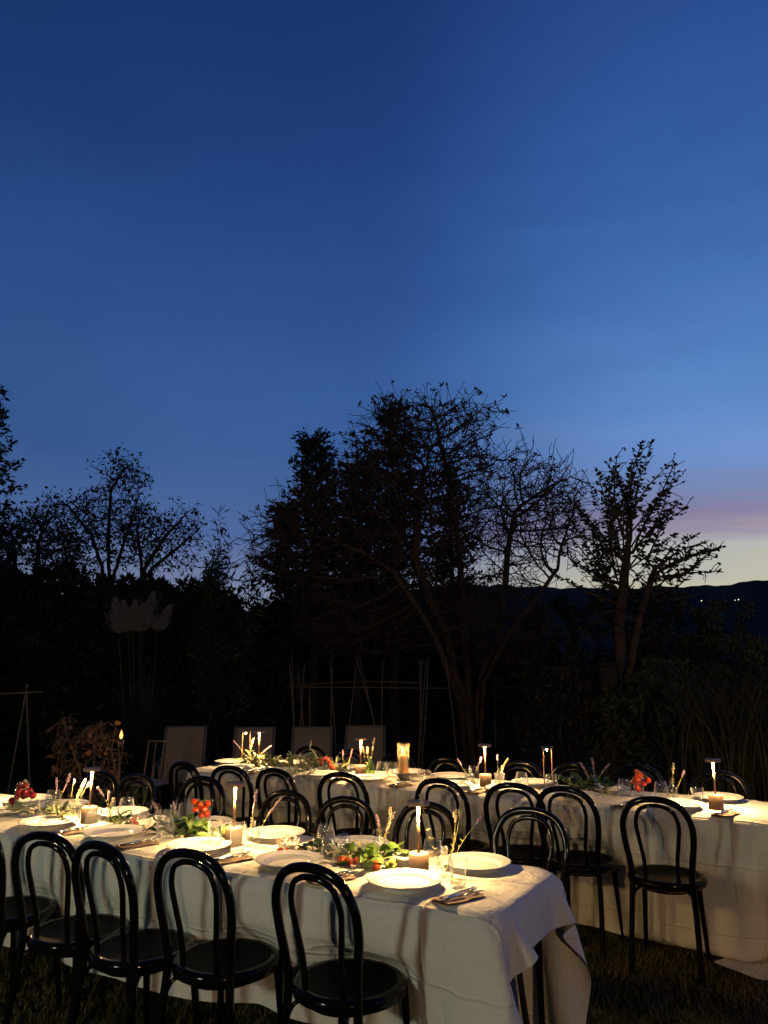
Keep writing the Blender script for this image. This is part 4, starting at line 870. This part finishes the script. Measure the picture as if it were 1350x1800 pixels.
fruit(TF, 'cherry_tomatoes', 'red cherry tomatoes beside the upturned tumblers', [(.80, .335, 0), (.765, .34, 0), (.775, .44, .012), (.72, .42, .008), (.74, .37, 0)], 'tomato', .0165, 'tomato')
fruit(TF, 'cherry_tomato', 'single bright tomato left of the pale grapes', [(.615, .315, 0)], 'tomato', .021, 'tomato')
cl = [(1.80+dx, .55+dy, h) for dx, dy, h in [(0, 0, .012), (.012, .008, .03), (-.012, -.01, .034), (.004, -.014, .055), (-.01, .012, .062), (.016, 0, .078), (-.014, -.012, .088), (.03, -.012, .095), (.045, -.02, .082), (.05, 0, .108), (.01, -.02, .112), (-.028, -.004, .118), (.0, .01, .102), (.055, -.02, .122)]]
fruit(TF, 'tomato_vine', 'vine of orange red cherry tomatoes filling the tumbler', cl, 'tomato', .0165, 'tomato')
fruit(TF, 'radish_bunch', 'bunch of dark red radishes at the left edge of the front table', [(2.93+rng.normal(0, .026), .30+rng.normal(0, .022), .085+.075*rng.random()) for k in range(20)]+[(3.0, .27, .06), (2.99, .26, .07)], 'radish', .019, 'radish')
fruit(TF, 'cherries', 'dark red cherries left of the glass globe', [(2.165, .385, 0), (2.145, .41, 0), (2.15, .39, .026), (2.13, .37, 0)], 'radish', .0165, 'cherry')
fruit(TF, 'grapes', 'pale green grapes beside the bright tomato left of the lamp', [(.575+rng.normal(0, .014), .355+rng.normal(0, .016), .002+.030*rng.random()) for k in range(13)], 'grape', .0095, 'grapes')
fruit(TB, 'tomato_vine', 'red tomatoes spilling from the glass on the left part of the back table', [(3.12+.012*k-.03, .36+rng.normal(0, .015), .10-.012*abs(k-3)) for k in range(9)]+[(3.08, .34, .05), (3.05, .34, .03), (3.18, .36, .08)], 'tomato', .0165, 'tomato')
fruit(TB, 'tomato_vine', 'dim red tomatoes heaped in the glass on the right part of the back table', [(.745+rng.normal(0, .024), .43+rng.normal(0, .02), .06+.085*rng.random()) for k in range(16)]+[(.745, .42, .03), (.75, .41, .045)], 'tomato', .0165, 'tomato')

# ------------------------------------------------------------------ things beyond the tables
def make_lounger():
    t = thing('deck_chair', 'deck chair', 'deck chair'); W = .25
    part('sling', MB().add([(x, y+.004*math.cos(x*9), z) for (y, z) in [(-.42, .40), (-.30, .355), (-.12, .32), (.05, .33), (.13, .42), (.25, .68), (.36, .96)] for x in np.linspace(-W+.02, W-.02, 7)], [(i*7+j, i*7+j+1, (i+1)*7+j+1, (i+1)*7+j) for i in range(6) for j in range(6)]), 'canvas', t)
    for s in (-1, 1):
        part('side_rail', MB().tube(spline([(s*W, -.46, .41), (s*W, -.12, .31), (s*W, .06, .33), (s*W, .14, .44), (s*W, .37, .98)], 5), .012, 8), 'aluminium', t)
        part('armrest', MB().tube(spline([(s*(W+.03), -.30, .0), (s*(W+.03), -.34, .40), (s*(W+.03), -.28, .57), (s*(W+.03), .0, .58), (s*(W+.02), .20, .60)], 4), .012, 8), 'aluminium', t)
        part('rear_leg', MB().tube([(s*(W+.015), -.05, .56), (s*(W+.015), .34, 0)], .012, 8), 'aluminium', t)
    part('top_bar', MB().tube([(-W, .365, .965), (W, .365, .965)], .011, 8), 'aluminium', t); return t
DC = Proto(make_lounger)
for x, yt, a, lab in [(334, 1286, 8, 'deck chair with canvas back behind the left end of the back table'), (452, 1278, 4, 'second deck chair from the left behind the back table'), (551, 1278, 2, 'third deck chair from the left behind the back table'), (640, 1277, -3, 'rightmost deck chair behind the back table')]:
    Yc = 10.2; p = at(x, yt, Yc); g = float(gz(p[0], Yc-.36)); DC.put((p[0], Yc-.36, g), R(a), lab, 'deck chairs behind the back table')
def torch():
    Y = 8.2; f = at(213, 1296, Y); g = float(gz(f[0], Y)); t = thing('garden_torch', 'burning bamboo garden torch in front of the dry bush', 'torch', (f[0], Y, g)); h = f[2]-g
    part('pole', MB().tube([(-.01, 0, -.1), (0, 0, h-.20)], .013, 8), 'cane', t)
    for a in (0, 2.1, 4.2): part('splint', MB().tube([(.010*math.cos(a), .010*math.sin(a), h-.26), (.030*math.cos(a), .030*math.sin(a), h-.03)], .004, 6), 'cane', t)
    part('oil_can', MB().lathe([(0, h-.13), (.022, h-.13), (.026, h-.05), (.014, h-.03), (.010, h-.015), (0, h-.012)], 16), 'dark_steel', t)
    part('flame', MB().lathe([(0, h-.02), (.012, h-.008), (.018, h+.012), (.013, h+.038), (.005, h+.062), (0, h+.075)], 12), 'flame_core', t); light('flame_light', 'POINT', 3.2, (1, .45, .13), t, (0, 0, h+.09), .012)
torch()
def dry_bush():
    Y = 8.9; t = thing('dry_vine_bush', 'withered vine bush with curled brown leaves lit by the torch', 'bush'); q = lambda x, y, dy=0: at(x, y, Y+dy); b = q(150, 1390); b[2] = float(gz(b[0], Y))-.03
    roots = [[b, q(140, 1350), q(120, 1300), q(112, 1262)], [b+np.array([.1, 0, 0]), q(165, 1330), q(170, 1280), q(190, 1268)], [b+np.array([.2, 0, 0]), q(205, 1370), q(196, 1320), q(203, 1275)]]
    A = np.vstack([pe(260, 118, 1300, Y, 30, 48, .3), pe(260, 165, 1295, Y, 42, 30, .3), pe(120, 190, 1330, Y, 22, 45, .25), pe(160, 130, 1350, Y, 32, 40, .3)])
    P, par = colonize(roots, A, .05, .5, .09, jit=.25); P, par = twigs(P, par, .6, .14, 2, 3, .5)
    me, rad = branch_mesh('stem', P, par, 'cane', .014, .0022, 5); link('stem', me, t)
    tp = tips_of(P, par); tp = tp[rng.random(len(tp)) < .5]; b = np.repeat(P[tp], 2, 0); D = unit(rdir(len(b))+np.array([0, 0, -.7])); V, F = leaf_quads(b, D, side(D), .04+.04*rng.random(len(b)), .02+.03*rng.random(len(b))); link('withered_foliage', np_mesh('withered_foliage', V, F, 'dry_leaf'), t)
    for x, y, s in [(201, 1268, .075), (163, 1297, .085), (162, 1319, .08), (174, 1333, .06), (135, 1345, .05), (182, 1322, .05), (128, 1356, .06), (120, 1280, .05)]:
        p = q(x, y, -.28); o = link('leaf', leaf_mesh('leaf', 'dry_leaf', s, s*.75, .3, .5), t); o.location = p; o.rotation_euler = (rng.normal(1.2, .4), rng.normal(0, .5), rng.random()*6)
dry_bush()
def planter():
    Y = 7.4; a, b = at(214, 1412, Y), at(283, 1396, Y+.45); g = float(gz(a[0], Y)); t = thing('raised_planter', 'low raised bed of wooden boards beside the left end of the back table', 'planter', (b[0], b[1], float(gz(b[0], b[1]))), math.atan2(b[1]-a[1], b[0]-a[0])); Lp = 1.1
    for k in range(4): part('board', MB().box((-Lp/2, 0, .04+.082*k), (Lp, .025+.003*(k % 2), .078)), 'plank', t, False); part('board', MB().box((-.012, .26, .04+.082*k), (.024+.003*(k % 2), .50, .078)), 'plank', t, False); part('board', MB().box((-Lp/2, .52, .04+.082*k), (Lp, .025, .078)), 'plank', t, False)
    for x in (-.02, -Lp+.02): part('corner_post', MB().box((x, .022, .17), (.05, .02, .36)), 'plank', t, False)
    part('soil', MB().box((-Lp/2, .26, .14), (Lp-.06, .49, .28)), 'soil', t, False)
    n = 900; p = np.stack([rng.uniform(-Lp+.1, -.1, n), rng.uniform(.05, .47, n), .28+.20*rng.random(n)], -1); D = unit(rdir(n)+np.array([0, 0, .5])); V, F = leaf_quads(p, D, side(D), .05+.05*rng.random(n), .012+.02*rng.random(n)); o = link('herb_bed', np_mesh('herb_bed', V, F, 'olive_leaf')); o.parent = None
    o.location = t.location; o.rotation_euler = t.rotation_euler; tag(o, 'low herbs growing in the raised wooden bed', 'herbs')
planter()
def garden_chair():
    Y = 8.6; p = at(262, 1340, Y); g = float(gz(p[0], Y)); t = thing('metal_garden_chair', 'slim metal garden chair in the dark left of the deck chairs', 'chair', (p[0], Y, g), R(160))
    part('seat', MB().box((0, 0, .45), (.42, .40, .02)), 'aluminium', t, False)
    for x in (-.2, .2):
        part('leg', MB().tube([(x, .19, .44), (x, .21, 0)], .009, 6), 'aluminium', t); part('leg', MB().tube([(x, -.21, 0), (x, -.19, .45), (x, -.25, .85)], .009, 6), 'aluminium', t)
    for x in (-.1, 0, .1): part('back_bar', MB().tube([(x, -.19, .46), (x, -.25, .84)], .006, 6), 'aluminium', t)
    part('top_rail', MB().tube([(-.2, -.25, .85), (.2, -.25, .85)], .009, 6), 'aluminium', t)
garden_chair()
def trellis():
    Y = 12.; t = thing('cane_trellis', 'dim bamboo cane trellis with a cross rail under the spreading tree', 'trellis')
    for (x0, y0, x1, y1) in [(513, 1150, 518, 1275), (509, 1165, 516, 1270), (523, 1168, 533, 1270), (535, 1168, 529, 1272), (544, 1208, 545, 1280), (584, 1150, 583, 1290), (579, 1160, 585, 1250), (626, 1172, 616, 1270), (626, 1156, 660, 1278), (632, 1156, 650, 1250), (673, 1163, 671, 1285), (737, 1160, 740, 1255), (742, 1157, 738, 1260), (753, 1155, 744, 1285), (749, 1160, 743, 1250), (783, 1152, 800, 1305)]:
        a, b = at(x0, y0, Y), at(x1, y1, Y+rng.normal(0, .1)); g = float(gz(b[0], Y)); d = (b-a)/(a[2]-b[2]); e = a+d*(a[2]-g+.05); part('cane', MB().tube([a, (a+e)/2+np.array([rng.normal(0, .01), 0, 0]), e], [.008, .011, .013], 6), 'cane', t)
    for (x0, y0, x1, y1) in [(502, 1207, 640, 1209), (584, 1208, 790, 1210), (520, 1205, 620, 1198), (640, 1197, 740, 1201)]: part('rail', MB().tube([at(x0, y0, Y-.03), at(x1, y1, Y-.03)], .009, 6), 'cane', t)
trellis()
def side_trellis():
    Y = 9.6; t = thing('cane_trellis', 'pale cane tripod with a cross rail at the left edge', 'trellis')
    for (x0, y0, x1, y1) in [(48, 1203, 27, 1320), (46, 1205, 49, 1288)]:
        a, b = at(x0, y0, Y), at(x1, y1, Y); g = float(gz(b[0], Y)); d = (b-a)/(a[2]-b[2]); part('cane', MB().tube([a, a+d*(a[2]-g+.05)], .011, 6), 'cane', t)
    part('rail', MB().tube([at(-40, 1222, Y-.03), at(74, 1216, Y-.03)], .011, 6), 'cane', t)
side_trellis()
def post_and_gate():
    Y = 11.8; p = at(1068, 1172, Y); g = float(gz(p[0], Y)); h = p[2]-g; r = 16*Y/FPX
    t = thing('stone_post', 'thick dark post beside the trunk of the young tree', 'post', (p[0], Y, g)); part('shaft', MB().lathe([(r*1.15, -.1), (r*1.1, .1), (r, h*.6), (r*.95, h-.03), (r*.8, h), (0, h+.01)], 14), 'bark_dark', t); part('cap', MB().box((0, 0, h+.04), (r*2.6, r*2.2, .07)), 'soil', t, False)
    Y = 11.2; t = thing('wire_gate', 'dark framed garden gate left of the post', 'gate'); c = [at(868, 1205, Y), at(982, 1205, Y)]; g = float(gz(c[0][0], Y)); h = c[0][2]
    for x in (c[0][0], c[1][0]): part('upright', MB().tube([(x, Y, g-.05), (x, Y, h)], .02, 8), 'lantern_iron', t)
    for z in (h-.02, (h+g)/2, g+.08): part('bar', MB().tube([(c[0][0], Y, z), (c[1][0], Y, z)], .012, 6), 'lantern_iron', t)
    for x in np.linspace(c[0][0], c[1][0], 12)[1:-1]: part('wire', MB().tube([(x, Y, g+.08), (x, Y, h-.02)], .0025, 4), 'lantern_iron', t)
post_and_gate()
def far_lamps():
    for i, (x, y, D, r, lab) in enumerate([(987, 1066, 900, .55, 'tiny far lamp glowing left of the young tree'), (963, 1138, 160, .13, 'tiny far lamp low in the valley left of the young tree'), (941, 1058, 1100, .4, 'faintest far lamp seen through bare branches'), (1233, 1056, 1000, .60, 'tiny far lamp below the ridge right of the young tree'), (1298, 1054, 1000, .62, 'right of two tiny far lamps under the ridge'), (1292, 1055, 1000, .45, 'left of two tiny far lamps under the ridge')]):
        p = at(x, y, D); t = thing('street_lamp', lab, 'street lamp', p, 0, 'far street lamps across the valley'); part('bulb', MB().ball((0, 0, 0), r, 8, 6), 'far_lamp', t); part('pole', MB().tube([(0, 0, -r*12), (0, 0, -r*.9)], r*.15, 5), 'lantern_iron', t)
far_lamps()

# ------------------------------------------------------------------ garden lanterns by the house, beyond the photographer: they throw the chair shadows on the cloths
def post_lantern(label, x, y, h, energy, color):
    emitmat('lantern_'+str(int(h*100)), color, energy/(math.pi*4*math.pi*.20**2)); t = thing('post_lantern', label, 'lantern', (x, y, float(gz(x, y)))); part('post', MB().tube([(0, 0, -.1), (0, 0, h-.20)], .03, 10), 'lantern_iron', t)
    part('bulb', MB().ball((0, 0, h), .20, 22, 14), 'lantern_'+str(int(h*100)), t); part('finial', MB().lathe([(.03, h+.198), (.02, h+.22), (.008, h+.24), (0, h+.25)], 16), 'lantern_iron', t); part('collar', MB().lathe([(.03, h-.28), (.06, h-.23), (.07, h-.185), (.03, h-.19)], 20), 'lantern_iron', t)
post_lantern('cool white globe lantern on the lawn left of the front table', -3.7, .1, 1.75, 140, (.92, 1, .76))
post_lantern('tall warm globe lantern on the lawn beyond the photographer', 2.5, -15, 4.6, 1450, (1, .64, .34))
